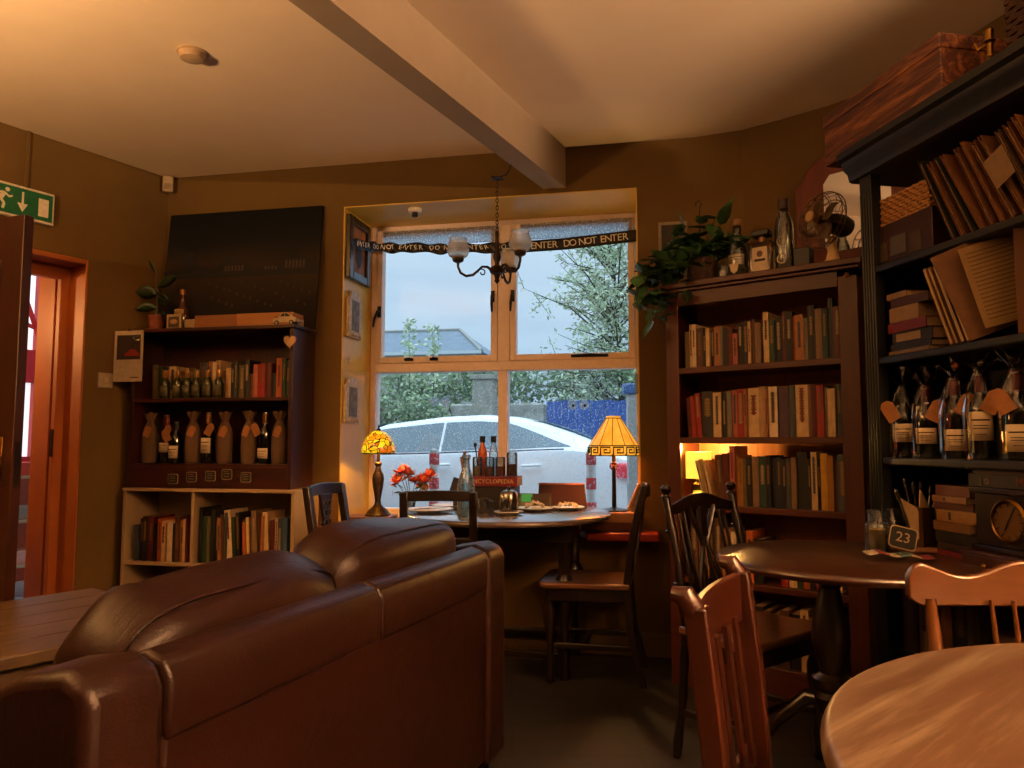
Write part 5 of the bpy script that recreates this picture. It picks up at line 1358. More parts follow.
for x0, x1, nm in ((-.905, -.165, 'left'), (-.025, .645, 'right')):
    o = put('roller_blind', 'pale grey blind barely lowered at the top of the %s sash' % nm, 'blind', FW, x0, .398, 2.335)
    MB().box(0, x1 - x0, 0, .002, 0, .085).build('fabric', m_blind, o); MB().tube([(0, .001, .088), (x1 - x0, .001, .088)], .009, 10).build('roller', m_blind, o)
    MB().box(0, x1 - x0, -.002, .004, -.004, .002).build('bottom_bar', m_blind, o)
# googly eyes on the lower panes
for k, (u_, z, nm) in enumerate(((-.545, 1.352, 'left'), (.315, 1.322, 'right'))):
    o = put('eye_sticker', 'pair of round clear eye stickers on the %s lower pane' % nm, 'sticker', FW, u_, .449, z)
    for dx in (-.035, .035):
        e_ = MB().at(T(dx, 0, 0) @ R(pi / 2, 'X')).lathe([(.021, 0), (.024, .0005), (.031, .001), (.031, 0)], 24, close=False).ball((0, 0, 0), (.031, .026, .0012), 20, 4).build('sticker', thin_glass('sticker_film', (.6, .64, .66, 1), .3, .9), o)
        MB().at(T(dx + .004, -.002, -.004) @ R(pi / 2, 'X')).ball((0, 0, 0), (.008 if nm == 'right' else .006, .010 if nm == 'right' else .006, .001), 12, 4).build('pupil', plain('1A1A1A' if nm == 'right' else '8A9490', .3), e_)
# hanging card at right frame
tag(MB().at(FW).box(.655, .685, .40, .403, 1.38, 1.50).build('window_card', plain('8AA0B8', .7)), 'small pale blue card at the right edge of the lower window pane', 'card')

# ================================================================== chandelier
ch = putw('chandelier', 'dark wrought metal chandelier with three frosted glass shades hanging by a chain', 'chandelier', -.075, 3.65, -.012)
m_wr = plain('2A1A12', .45, .5, .3, 60)
MB().lathe([(.006, 2.17), (.010, 2.16), (.008, 2.12), (.014, 2.10), (.010, 2.07), (.018, 2.05), (.020, 2.03), (.012, 2.01), (.012, 1.995), (.030, 1.985), (.040, 1.97), (.034, 1.955), (.016, 1.945), (.010, 1.925), (.014, 1.915), (.006, 1.905), (0, 1.90)], 20).build('column', m_wr, ch)
mb = MB(); z = 2.175; k = 0
while z < 2.43:
    mb.torus((0, 0, 0), .009, .0022, 12, 5, T(0, 0, z) @ R(k * pi / 2, 'Z') @ R(pi / 2, 'X') @ Matrix.Diagonal((.7, 1.35, 1, 1))); z += .019; k += 1
mb.build('chain', m_wr, ch)
MB().tube([(-.03, -.02, 2.447), (.0, 0, 2.437), (.04, .02, 2.442)], .004, 6).tube([(0, 0, 2.435), (.012, .0, 2.45), (.045, 0, 2.46), (.062, 0, 2.49), (.07, .0, 2.515)], .0045, 6).lathe([(.028, 2.438), (.03, 2.442), (0, 2.446)], 14).build('hook_plate', m_wr, ch)
m_fro, nt, b = _new('frosted_shade_glass'); b.inputs['Base Color'].default_value = (.86, .84, .78, 1); b.inputs['Transmission Weight'].default_value = .85; b.inputs['Roughness'].default_value = .2; b.inputs['IOR'].default_value = 1.2
f = _noise(nt, _coord(nt), 60, 3); _bump(nt, b, f, .3, .003)
for a in (188, 306, 70):
    ca, sa = cos(radians(a)), sin(radians(a)); Rr = .195
    arm = MB().tube([(ca * q_, sa * q_, z) for q_, z in ((.02, 1.965), (.05, 1.985), (.075, 1.985), (.095, 1.965), (.12, 1.942), (.155, 1.935), (.182, 1.95), (Rr, 1.98), (Rr, 2.005))], [.008, .007, .006, .006, .007, .007, .007, .006, .008], 8).build('arm', m_wr, ch)
    pts = [(ca * (.075 + .022 * cos(t_) * (1 - t_ / 9)), sa * (.075 + .022 * cos(t_) * (1 - t_ / 9)), 1.955 + .022 * sin(t_) * (1 - t_ / 9)) for t_ in [i * .5 for i in range(14)]]
    MB().tube(pts, .0035, 6).build('scroll', m_wr, arm)
    MB().lathe([(.012, 2.0), (.026, 2.008), (.030, 2.02), (.026, 2.024), (0, 2.022)], 18, (ca * Rr, sa * Rr, 0)).build('cup', m_wr, arm)
    MB().lathe([(.022, 2.022), (.044, 2.034), (.054, 2.055), (.054, 2.078), (.044, 2.102), (.041, 2.116), (.044, 2.122)], 26, (ca * Rr, sa * Rr, 0), close=False).build('glass_shade', m_fro, ch, solid=.002)

# ================================================================== on the window table
ZTb = .7505
m_china = plain('D8D8D4', .2, var=.02); m_steel = plain('8A8680', .22, .9, .08)
def plate(label, x, y, r_, z=ZTb, name='plate', grp=None):
    o = putw(name, label, name, x, y, z, 0, grp)
    MB().lathe([(r_ * .5, 0), (r_ * .55, .003), (r_ * .9, .012), (r_, .016), (r_ * .99, .018), (r_ * .88, .014), (r_ * .55, .006), (0, .005)], 36).build('dish', m_china, o); return o
plate('large white plate at the left of the window table', -.41, 3.72, .12, z=ZTb + .002)
plate('white plate further back, left side of the window table', -.33, 3.98, .10)
plate('white saucer under the metal teapot', -.015, 3.60, .072)
plate('white plate with crumpled napkin, centre right of the window table', .115, 3.80, .095)
plate('small white plate at the right side of the window table', .29, 3.86, .085)
for x, y, nm in ((.115, 3.80, 'on the centre right plate'), (.29, 3.86, 'on the small right plate')):
    mb = MB(); mb.grid(lambda u_, v_: (x + (u_ - .5) * .10, y + (v_ - .5) * .08, ZTb + .024 + .02 * mnoise.noise(Vector((u_ * 5 + x * 9, v_ * 5, 1))) + .02 * (1 - abs(u_ - .5) * 2) * (1 if x < .2 else .3)), 12, 10)
    tag(mb.build('paper_napkin', plain('C0B4A4', .9), None, smooth=False, solid=.002), 'crumpled paper napkin ' + nm, 'napkin')
for x, y, nm in ((-.40, 3.70, 'left'), (.27, 3.87, 'right')):
    o = putw('knife', 'table knife resting on the %s plate' % nm, 'knife', x, y, ZTb + .021, .6)
    MB().box(-.09, .0, -.004, .004, 0, .004).build('handle', m_steel, o, bevel=.001); MB().box(0, .09, -.006, .006, 0, .0015).build('blade', m_steel, o)
o = putw('water_bottle', 'clear ribbed glass water bottle on the window table', 'bottle', -.215, 3.50, ZTb)
m_aqua = thin_glass('aqua_thin_glass', (.78, .90, .90, 1), 2.0, .3)
MB().lathe([(.038, 0), (.040, .01), (.040, .12), (.039, .15), (.030, .19), (.017, .225), (.0145, .25), (.0145, .275), (.017, .28), (.017, .288)], 28, close=False).build('glass_body', m_aqua, o, solid=.003)
MB().lathe([(.036, .004), (.0365, .055), (0, .055)], 24).build('water', glass('water', (.75, .92, .9, 1), 0, 1.33), o)
MB().torus((0, 0, .27), .018, .002, 16, 5).tube([(.018, 0, .27), (.020, 0, .285), (0, 0, .30), (-.02, 0, .285), (-.018, 0, .27)], .0015, 5).build('wire_clasp', m_steel, o)
o = putw('teapot', 'small steel teapot with black knob on the window table', 'teapot', -.015, 3.60, ZTb + .0125)
MB().lathe([(.038, 0), (.044, .006), (.046, .05), (.044, .085), (.034, .10), (.030, .103), (.012, .109), (0, .11)], 28).build('pot_body', m_steel, o)
MB().lathe([(.006, .108), (.010, .114), (.009, .122), (0, .125)], 14).build('lid_knob', m_black_pl, o)
MB().tube([(.0, -.043, .085), (0, -.065, .08), (0, -.068, .05), (0, -.046, .025)], .005, 8).build('handle', m_steel, o)
MB().tube([(.0, .042, .05), (0, .058, .075), (0, .066, .10)], [.010, .007, .006], 8).build('spout', m_steel, o)
o = putw('milk_jug', 'little steel milk jug between the glass bottle and the teapot', 'jug', -.135, 3.58, ZTb)
MB().lathe([(.026, 0), (.028, .004), (.026, .04), (.028, .075), (.030, .082), (.027, .082), (.024, .04), (0, .005)], 24).build('cup_body', m_steel, o)
MB().tube([(.027, 0, .07), (.045, 0, .065), (.045, 0, .03), (.027, 0, .02)], .003, 6).build('handle', m_steel, o)
# condiment block: dark box, encyclopedia, jars
RZc = RZ_WIN
o = putw('menu_box', 'black box under the red encyclopedia on the window table', 'box', -.095, 3.98, ZTb, RZc)
MB().box(-.125, .125, -.08, .08, 0, .118).build('box', plain('181414', .4), o, bevel=.004)
o = putw('book', 'red encyclopedia on the black box carrying jars, window table', 'book', -.09, 3.98, ZTb + .1185, RZc + .02)
MB().box(-.135, .135, -.09, .09, 0, .003).box(-.135, .135, -.09, .09, .047, .05).box(-.135, .135, -.0925, -.088, .0005, .0495).build('cover', plain('6A1014', .5), o, bevel=.001)
MB().box(-.132, .132, -.087, .088, .003, .047).build('pages', m_paper, o)
mb = MB(); text_mb(mb, 'ENCYCLOPEDIA', .032, T(0, -.0935, .025), .0004); mb.build('title', plain('C8A878', .5), o, smooth=False)
zj = ZTb + .1695
def jar(label, x, y, fillc, h=.10, r_=.026, cat='jar', name='glass_jar'):
    o = putw(name, label, cat, x, y, zj)
    MB().lathe([(r_ * .9, 0), (r_, .005), (r_, h * .9), (r_ * .94, h)], 22, close=False).build('glass_body', m_clear, o, solid=.002)
    MB().lathe([(r_ * .86, .003), (r_ * .88, h * .5), (0, h * .52)], 18).build('contents', plain(fillc, .8, var=.5, scale=160), o); return o
j = jar('jar of pale sugar with a black spoon, left end on the encyclopedia', -.185, 3.99, 'B8A078')
MB().tube([(.004, 0, .03), (-.012, 0, .16)], [.003, .0035], 6).ball((-.013, 0, .165), (.009, .004, .014)).build('spoon', m_black_pl, j)
jar('jar of brown sugar sachets in the middle of the encyclopedia', -.118, 3.955, '7A4A34')
jar('jar of red and brown sachets behind, beside the amber bottle', -.062, 3.945, '8A3A30')
jar('tall glass of dark coffee-brown sugar at the right end on the encyclopedia', .0, 3.945, '4A3222', .125, .028)
o = putw('sauce_bottle', 'amber sauce bottle with a black cap on the encyclopedia', 'bottle', -.16, 4.035, zj)
MB().lathe([(.024, 0), (.026, .006), (.026, .12), (.02, .145), (.012, .165), (.012, .18), (0, .18)], 22).build('glass_body', plain('C0501A', .15), o)
MB().lathe([(.0155, .178), (.0155, .212), (0, .213)], 16).build('cap', m_black_pl, o)
o = putw('sauce_bottle', 'clear vinegar bottle with a black cap on the encyclopedia', 'bottle', -.10, 4.03, zj)
MB().lathe([(.024, 0), (.026, .006), (.026, .12), (.02, .145), (.012, .165), (.012, .18), (0, .18)], 22).build('glass_body', m_aqua, o)
MB().lathe([(.0155, .178), (.0155, .212), (0, .213)], 16).build('cap', m_black_pl, o)
o = putw('utensil_pot', 'black pot holding wooden utensils left of the encyclopedia', 'pot', -.285, 4.03, ZTb)
MB().lathe([(.032, 0), (.034, .005), (.034, .095), (.031, .095), (.03, .01), (0, .01)], 20).build('pot_body', plain('141210', .4), o)
MB().tube([(.005, 0, .03), (.02, 0, .20), (.012, 0, .27)], [.005, .007, .010], 8, flat=.5).build('wooden_spoon', wood('8A5A34', 'A87448', .6, 2), o)
MB().tube([(.015, -.01, .03), (.034, 0, .24), (.026, 0, .30)], [.004, .006, .009], 8, flat=.5).build('wooden_fork', wood('8A5A34', 'A87448', .6, 2), o)
MB().at(T(-.01, -.02, .12) @ R(.3, 'Y')).box(-.03, .03, -.01, .01, -.04, .035).build('menu_card', plain('1A1614', .6), o)
o = putw('card_reader', 'small card reader with a lit green display on the window table', 'card reader', .075, 3.97, ZTb, RZ_WIN)
MB().at(R(radians(-25), 'X')).box(-.042, .042, 0, .02, .0, .085).build('case', plain('8A8474', .5), o, bevel=.004)
MB().at(R(radians(-25), 'X')).box(-.03, .03, -.0015, 0, .035, .078).build('display', emit('3E9A4A', .5, 'green_display'), o)
o = putw('napkin_holder', 'brown folded napkin holder beside the card reader', 'napkin holder', .155, 3.95, ZTb, RZ_WIN)
MB().box(-.05, .05, -.025, -.021, 0, .06).box(-.05, .05, .021, .025, 0, .075).box(-.05, .05, -.025, .025, 0, .004).build('holder', plain('4A3A2A', .6), o)
MB().box(-.045, .045, -.018, .018, .004, .055).build('napkins', plain('B8A890', .9), o)
o = putw('book', 'large dark red book propped open at the right of the window table', 'book', .27, 4.08, ZTb, RZ_WIN)
Mx = R(radians(-28), 'X')
MB().at(Mx).prism([(-.13, 0), (.14, 0), (.12, .135), (-.135, .135)], 0, .004, 'xz').build('cover', plain('30080A', .4), o, bevel=.001)
MB().at(R(radians(-28), 'X')).prism([(-.12, .004), (.13, .004), (.112, .130), (-.127, .130)], .005, .022, 'xz').build('pages', m_paper, o)
MB().at(Mx).prism([(-.136, .128), (.121, .128), (.12, .137), (-.135, .137)], -.003, .024, 'xz').build('spine', plain('9A5A40', .4), o)

# ================================================================== on top of the brown bookcase
zb = 1.8425
KIN = (.5, .44, .36)
# mirror on the curved wall
mi = thing('wall_mirror', 'mahogany framed mirror with clipped corners behind the fan', 'mirror', (1.375, 3.512, 1.93), -radians(47))
mw, mh = .60, .50
pts = [(0, 0), (mw, 0), (mw, mh - .10), (mw - .05, mh - .03), (mw - .14, mh + .02), (.14, mh + .02), (.06, mh - .03), (.04, mh - .08), (0, mh - .10)]
inn = [(.16, .05), (mw - .18, .05), (mw - .16, .08), (mw - .16, mh - .12), (mw - .19, mh - .08), (.17, mh - .08), (.14, mh - .12), (.14, .08)]
MB().prism(pts, 0, .02, 'xz').build('frame', wood('7A3018', '9A4424', .4, 2), mi, bevel=.004)
mm, nt, b = _new('mirror_silver'); b.inputs['Base Color'].default_value = (.8, .8, .8, 1); b.inputs['Metallic'].default_value = 1; b.inputs['Roughness'].default_value = .02
MB().prism(inn, -.003, -.001, 'xz').build('mirror_glass', mm, mi, smooth=False)
# small white framed picture on the wall behind the plant
o = put('framed_picture', 'white framed picture on the wall behind the trailing plant', 'picture frame', FW, .80, -.016, 1.98)
mb = MB(); fr(mb, 0, .15, 0, .29, .016, 0, .015); mb.build('frame', plain('B8AC98', .6), o)
MB().box(.016, .134, .006, .01, .016, .274).build('print', plain('3A2A20', .7, var=.5, scale=20), o)
# pothos
pl = put('trailing_plant', 'trailing green ivy-leaved plant in a wicker pot at the left end of the brown bookcase', 'plant', F_BC, .13, .12, zb)
MB().lathe([(.05, 0), (.062, .01), (.07, .06), (.075, .12), (.078, .125), (.07, .125), (.065, .1), (0, .1)], 28).build('pot', plain('5A3A28', .8, var=.4, scale=90, bump=.6), pl)
rr = random.Random(12)
KIN = (1, 1, 1)
m_poth = plain('34582A', .4, var=.3, scale=12)
def heart_leaf(mb, p, dirv, ln):
    d_ = Vector(dirv).normalized(); s_ = d_.cross(Vector((rr.uniform(-.3, .3), rr.uniform(-.3, .3), 1))); s_.normalize(); up = s_.cross(d_)
    prof_ = [0, .62, .80, .74, .58, .36, .14, .0]
    def fn(u_, v_):
        i = u_ * 7; a = int(min(i, 6)); w_ = prof_[a] + (prof_[a + 1] - prof_[a]) * (i - a)
        back = -.12 * ln * abs(v_ - .5) * 2 * (1 if u_ < .25 else 0)
        return tuple(Vector(p) + d_ * (ln * u_ + back) + s_ * w_ * ln * (v_ - .5) + up * (abs(v_ - .5) * .18 * ln - .16 * ln * u_ * u_))
    mb.grid(fn, 7, 4)
KIN = (.5, .44, .36)
st = MB(); lf = MB()
vines = []
for k in range(22):
    a = rr.uniform(0, 2 * pi); q = rr.uniform(.10, .24)
    vines.append([(0, 0, .11), (q * .5 * cos(a), q * .5 * sin(a), .19 + rr.uniform(0, .05)), (q * cos(a), q * sin(a), .15 + rr.uniform(-.04, .08))])
for k in range(13):      # trails hanging off the left end and the front
    dx = rr.uniform(-.26, -.10); dy = rr.uniform(-.24, -.04)
    vines.append([(0, 0, .11), (dx * .4, dy * .5, .17), (dx * .75, dy, .10), (dx * .92, dy * 1.1, -.0), (dx, dy * 1.1, -rr.uniform(.08, .2))])
vines.append([(0, 0, .11), (.02, -.15, .13), (-.0, -.19, .02), (.01, -.185, -.10)])
vines.append([(0, 0, .11), (.05, -.02, .24), (.09, -.05, .30)]); vines.append([(0, 0, .11), (-.05, -.02, .22), (-.08, -.04, .30)]); vines.append([(0, 0, .11), (.02, .02, .24), (.01, 0, .31)])
for vn in vines:
    st.tube(vn, .0025, 5)
    for a, b_ in zip(vn, vn[1:]):
        for j in range(3):
            t_ = (j + rr.random()) / 3; p = Vector(a).lerp(Vector(b_), t_)
            if p.x > .10 and p.z < .1: continue
            d_ = Vector((rr.gauss(0, 1), rr.gauss(-.3, 1), rr.gauss(-.1, .6))); 
            heart_leaf(lf, p, d_, rr.uniform(.06, .10))
heart_leaf(lf, Vector((.12, -.03, .28)), (.5, -.1, 1), .12); heart_leaf(lf, Vector((-.08, -.04, .30)), (-.2, 0, 1), .08)
st.build('vine', plain('4A5A34', .7), pl); lf.build('foliage', m_poth, pl)
MB().tube([(0, 0, .12), (.0, -.02, .30), (0, -.02, .37), (.012, -.02, .395), (0, -.02, .415), (-.016, -.02, .405), (-.018, -.02, .39)], .003, 6).build('hanging_hook', m_iron, pl)
o = put('glass_jar', 'small ribbed glass jar beside the trailing plant', 'jar', F_BC, .245, .10, zb)
MB().lathe([(.028, 0), (.032, .008), (.030, .05), (.034, .085)], 14, close=False).build('glass_body', m_clear, o, solid=.003, smooth=False)
o = put('spirit_bottle', 'clear bottle with cream label and black neck ring on the brown bookcase', 'bottle', F_BC, .31, .11, zb); o.scale = (1.12, 1.12, 1.22)
MB().lathe([(.035, 0), (.039, .01), (.039, .11), (.033, .135), (.018, .165), (.0145, .19), (.0145, .21)], 26, close=False).build('glass_body', m_clear, o, solid=.003)
MB().lathe([(.036, .005), (.036, .04), (0, .04)], 20).build('liquid', glass('pale_liquid', (.9, .75, .45, 1), 0, 1.33), o)
MB().lathe([(.016, .185), (.017, .197), (.016, .20)], 16).build('neck_ring', m_black_pl, o); MB().lathe([(.014, .208), (.018, .212), (.018, .235), (0, .236)], 16).build('stopper', plain('B89A6A', .7), o)
wrap_label(o, .0395, .055, .095, m_label, 2.2)
MB().at(T(0, -.0405, .05) @ R(pi / 2, 'X')).prism([(-.02, .008), (.02, .008), (.014, -.02), (0, -.03), (-.014, -.02)], 0, .001, 'xy').build('shield_label', m_label, o)
o = put('tissue_box', 'small pale tin beside the clear bottle on the brown bookcase', 'tin', F_BC, .36, .13, zb)
MB().box(-.0, .035, -.02, .02, 0, .055).build('tin', plain('A89870', .6), o, bevel=.003)
o = put('liqueur_bottle', 'square-shouldered liqueur bottle with wide black stopper on the brown bookcase', 'bottle', F_BC, .425, .11, zb); o.scale = (1.12, 1.12, 1.22)
MB().box(-.05, .05, -.028, .028, 0, .13).build('glass_body', glass('amberish_glass', (.85, .75, .55, 1), .02, 1.3), o, bevel=.010, seg=3)
MB().lathe([(.014, .128), (.014, .15), (0, .15)], 14).build('neck', m_foil, o)
MB().box(-.036, .036, -.026, .026, .150, .175).build('stopper', m_black_pl, o, bevel=.006)
l_ = MB().box(-.030, .030, -.0295, -.0285, .02, .108).build('label', m_label, o)
mb = MB(); mb.prism([(.012 * cos(2 * pi * i / 16), .083 + .012 * sin(2 * pi * i / 16)) for i in range(16)], -.0302, -.0295, 'xz'); mb.build('label_crest', plain('8A6A3A', .6), l_)
MB().box(-.022, .022, -.0302, -.0295, .055, .064).build('label_print', plain('4A3020', .7), l_)
o = put('tall_bottle', 'tall slender clear bottle with moulded rings on the brown bookcase', 'bottle', F_BC, .525, .11, zb); o.scale = (1.12, 1.12, 1.22)
MB().lathe([(.034, 0), (.036, .01), (.036, .17), (.030, .20), (.019, .22), (.019, .24)], 22, close=False).build('glass_body', m_clear, o, solid=.003)
MB().lathe([(.017, .236), (.022, .24), (.022, .275), (0, .276)], 16).build('stopper', plain('5A4430', .5), o)
for z in (.05, .115): MB().torus((0, 0, 0), .016, .003, 18, 6, T(0, -.037, z) @ R(pi / 2, 'X')).build('moulded_ring', plain('C8C0B0', .2), o)
o = put('black_box', 'small plain black box between the tall bottle and the fan', 'box', F_BC, .605, .13, zb)
MB().box(-.04, .03, -.03, .04, 0, .105).build('box', m_black_pl, o, bevel=.003)
# desk fan
fa = put('desk_fan', 'old desk fan with wire cage and cream foot on the brown bookcase', 'fan', F_BC, .725, .12, zb, radians(-20)); fa.scale = (1.12, 1.12, 1.12)
KIN = (1, .9, .75)
m_cream = plain('F0DCAC', .4); m_blade = plain('6A5A48', .35, .3)
MB().lathe([(.062, 0), (.064, .008), (.05, .018), (.026, .03), (.018, .06), (.016, .10), (.018, .12), (0, .125)], 26).build('foot', m_cream, fa)
HB = T(0, 0, .175) @ R(radians(-12), 'Z') @ R(radians(-8), 'X')
MB(HB @ R(pi / 2, 'X')).lathe([(.02, .035), (.030, .02), (.040, -.01), (.042, -.05), (.034, -.08), (.0, -.09)], 22).build('motor', plain('23241F', .4), fa)
mb = MB(HB)
for k in range(4):
    a = k * pi / 2 + .4
    def fnb(u_, v_):
        r_ = .018 + .075 * u_; w_ = .030 * sin(pi * min(1, u_ * .85 + .15)) + .006
        t_ = (v_ - .5) * 2 * w_; return (r_ * cos(a) - t_ * sin(a), -.055 + (v_ - .5) * .022, r_ * sin(a) + t_ * cos(a))
    m4 = MB(HB); m4.grid(fnb, 8, 4); m4.build('blade', m_blade, fa, solid=.0012)
MB(HB @ R(pi / 2, 'X')).lathe([(.0, .075), (.014, .072), (.018, .055), (.018, .04)], 16).build('hub', m_brass, fa)
cg = MB(HB)
for r_, y in ((.108, -.05), (.108, -.03), (.085, -.085), (.05, -.10), (.085, -.012)):
    cg.torus((0, 0, 0), r_, .0018, 36, 5, T(0, y, 0) @ R(pi / 2, 'X'))
for k in range(16):
    a = 2 * pi * k / 16; cg.tube([(q * cos(a), y, q * sin(a)) for q, y in ((.02, -.105), (.05, -.10), (.085, -.085), (.108, -.05), (.108, -.03), (.085, -.012), (.04, 0))], .0013, 4)
cg.build('cage', plain('7A6A50', .3, .8), fa)
MB(HB @ R(pi / 2, 'X')).lathe([(0, .110), (.020, .108), (.022, .103), (0, .103)], 20).build('badge', plain('C0A478', .4), fa)
KIN = (.5, .44, .36)
# lit lamp on the third shelf
o = put('shelf_lamp', 'small lit lamp with square yellow shade on the third bookcase shelf', 'lamp', F_BC, .108, .085, .8185)
MB().lathe([(.03, 0), (.035, .006), (.035, .05), (.03, .085), (.012, .095), (.010, .115)], 20, close=False).build('base', glass('lamp_base_glass', (.95, .85, .5, 1), .1, 1.3), o, solid=.003)
m_can = emit('FFC040', 1.6, 'lit_fabric_shade', 'D8B070')
MB().lathe([(.0, .012), (.026, .014), (.026, .055), (0, .058)], 16).build('glowing_core', emit('B8C040', .7, 'green_glow'), o)
mb = MB(); mb.box(-.05, .05, -.03, -.029, .112, .235).box(-.05, .05, .029, .03, .112, .235).box(-.05, -.049, -.03, .03, .112, .235).box(.049, .05, -.03, .03, .112, .235)
mb.build('lamp_shade', m_can, o, smooth=False)
p = (F_BC @ Vector((.108, .085, .8185 + .252))); lamp_light(tuple(p), 12, (1, .50, .12), .015)

# ================================================================== dark unit contents
KIN = (.5, .40, .27)
def pud(name, label, cat, x, y, z, rz=0, group=None): return put(name, label, cat, F_DU, x, y, z, rz, group)
o = pud('wooden_box', 'reddish wooden box on top of the dark shelf unit', 'box', -.155, -.03, 2.143)
w_trunk = wood('5A2810', 'D89058', .5, 0, 1.6)
MB().box(0, .60, 0, .26, 0, .175).build('box', w_trunk, o, bevel=.004)
MB().box(-.003, .603, -.003, .263, .15, .198).build('lid', w_trunk, o, bevel=.004)
o = pud('candlestick', 'brass candlestick on top of the dark shelf unit', 'candlestick', .565, .03, 2.143)
MB().lathe([(.034, 0), (.036, .006), (.022, .014), (.010, .03), (.008, .05), (.014, .06), (.009, .07), (.009, .10), (.016, .108), (.012, .115), (.013, .14), (0, .14)], 20).build('stem', m_brass, o)
MB().tube([(0, 0, .10), (-.03, -.01, .098), (-.04, -.012, .12)], .005, 8).build('arm', m_brass, o)
m_wick = plain('E0B070', .8, var=.4, scale=120, bump=.6)
def wicker(o, x0, x1, y0, y1, h, rows, wm, taper=0, name='weave'):
    mb = MB(); n = 60
    for r_ in range(rows):
        z = (r_ + .5) * h / rows; pts = []
        P4 = [(x0, y0), (x1, y0), (x1, y1), (x0, y1)]
        for i in range(n + 1):
            q = (i / n * 4) % 4; k = int(q) % 4; t_ = q - int(q); a, b_ = P4[k], P4[(k + 1) % 4]
            w_ = .0035 * (1 if (i + r_) % 2 else -1); x = a[0] + (b_[0] - a[0]) * t_; y = a[1] + (b_[1] - a[1]) * t_
            nx, ny = ((0, -1), (1, 0), (0, 1), (-1, 0))[k]
            pts.append((x + nx * w_, y + ny * w_, z))
        mb.tube(pts, h / rows * .56, 5, cap=False)
    return mb.build(name, wm, o)
o = pud('wicker_basket', 'pale wicker basket on a dark box, top shelf of the dark unit', 'basket', .05, .04, 1.852)
wicker(o, 0, .24, 0, .17, .095, 9, m_wick); MB().box(.004, .236, .004, .166, 0, .006).build('bottom', m_wick, o)
o = pud('wooden_chest', 'dark box with pale labels under the wicker basket', 'box', .04, .03, 1.7125)
MB().box(0, .27, 0, .2, 0, .138).build('box', w_mahog_h, o, bevel=.003)
for x in (.01, .17): MB().box(x, x + .05, -.002, 0, .01, .075).build('label', plain('5A4A34', .7), o)
MB().box(.075, .15, -.0025, 0, .02, .085).build('badge', plain('6A6A70', .5), o); 
o = pud('wicker_hamper', 'dark wicker hamper on top of the dark unit beside the candlestick', 'basket', .64, .02, 2.143)
wicker(o, 0, .34, 0, .24, .26, 14, plain('5A3A22', .8, var=.4, scale=120, bump=.6)); MB().box(.004, .336, .004, .236, 0, .006).build('bottom', m_wick, o)
# leaning folders, top bay
specs = [('1C2424', 'black', .012, .32), ('8A5224', 'brown', .016, .30), ('202A2C', 'charcoal', .010, .31), ('9A6232', 'tan', .012, .31), ('7A4A24', 'dark tan', .014, .30), ('A06A36', 'light tan', .010, .315), ('6E4222', 'umber', .018, .30), ('8E6034', 'fawn', .012, .31),
         ('5E4630', 'grey-brown', .014, .29), ('7E4420', 'russet', .018, .30), ('A87038', 'ochre', .014, .315), ('9A3A1E', 'rust red', .010, .30), ('A08838', 'mustard', .008, .30), ('B07840', 'golden', .012, .31), ('3A2A1C', 'dark brown', .012, .30)]
x = .40
for k, (hc, nm, w_, h_) in enumerate(specs):
    a = radians(-24 - (k % 4) * 1.2)
    o = pud('folder', '%s folder leaning in the row on the top shelf of the dark unit' % nm, 'folder', x, .02, 1.7125, 0, 'old folders leaning on the dark unit')
    M_ = R(a, 'Y')
    MB(M_).box(0, .0015, 0, .25, 0, h_).box(w_ - .0015, w_, 0, .25, 0, h_ - .004).box(0, w_, .246, .25, .0, h_ - .004).build('cover', plain(hc, .8, var=.3, scale=14), o, smooth=False)
    mb = MB(M_)
    for j in range(3): mb.box(.002 + j * w_ * .28, .003 + j * w_ * .28 + w_ * .12, .004 - .004 * (j % 2), .24, .002, h_ - .012 - .006 * ((j + k) % 3))
    mb.build('papers', plain('A88458', .9, var=.25, scale=40), o, smooth=False)
    x += w_ + .0235
tag(MB().at(F_DU @ T(.60, -.005, 1.80) @ R(radians(-24), 'Y')).box(0, .07, 0, .001, 0, .10).build('envelope', plain('A8947A', .9)), 'pale envelope sticking out among the leaning folders', 'envelope')
# middle bay
st_ = [('8A7A58', 'pale', .20, .014), ('1C1A1C', 'black', .19, .022), ('B8A88C', 'white-labelled black', .18, .038), ('8A1E18', 'red', .19, .034), ('B09A74', 'cream', .14, .05), ('4A2014', 'dark brown', .17, .03), ('A8906A', 'small pale', .10, .02)]
z = 1.3925
for k, (hc, nm, w_, h_) in enumerate(st_):
    o = pud('book', '%s book lying flat, %s from the bottom, left stack of the dark unit' % (nm, ORD[k]), 'book', .085 + .01 * (k % 3), .03, z, radians((k % 3 - 1) * 2), 'flat stack on the dark unit')
    MB().box(0, w_, 0, .16, 0, .002).box(0, w_, 0, .16, h_ - .002, h_).box(0, w_, -.002, .001, 0.0005, h_ - .0005).build('cover', plain('1C1A1C' if k == 2 else hc, .5), o, smooth=False)
    MB().box(.003, w_ - .003, .001, .157, .002, h_ - .002).build('pages', m_paper, o, smooth=False)
    if k == 2: MB().box(.02, .13, -.003, -.002, .006, .032).build('spine_label', plain('B8A88C', .6), o)
    z += h_ + .0006
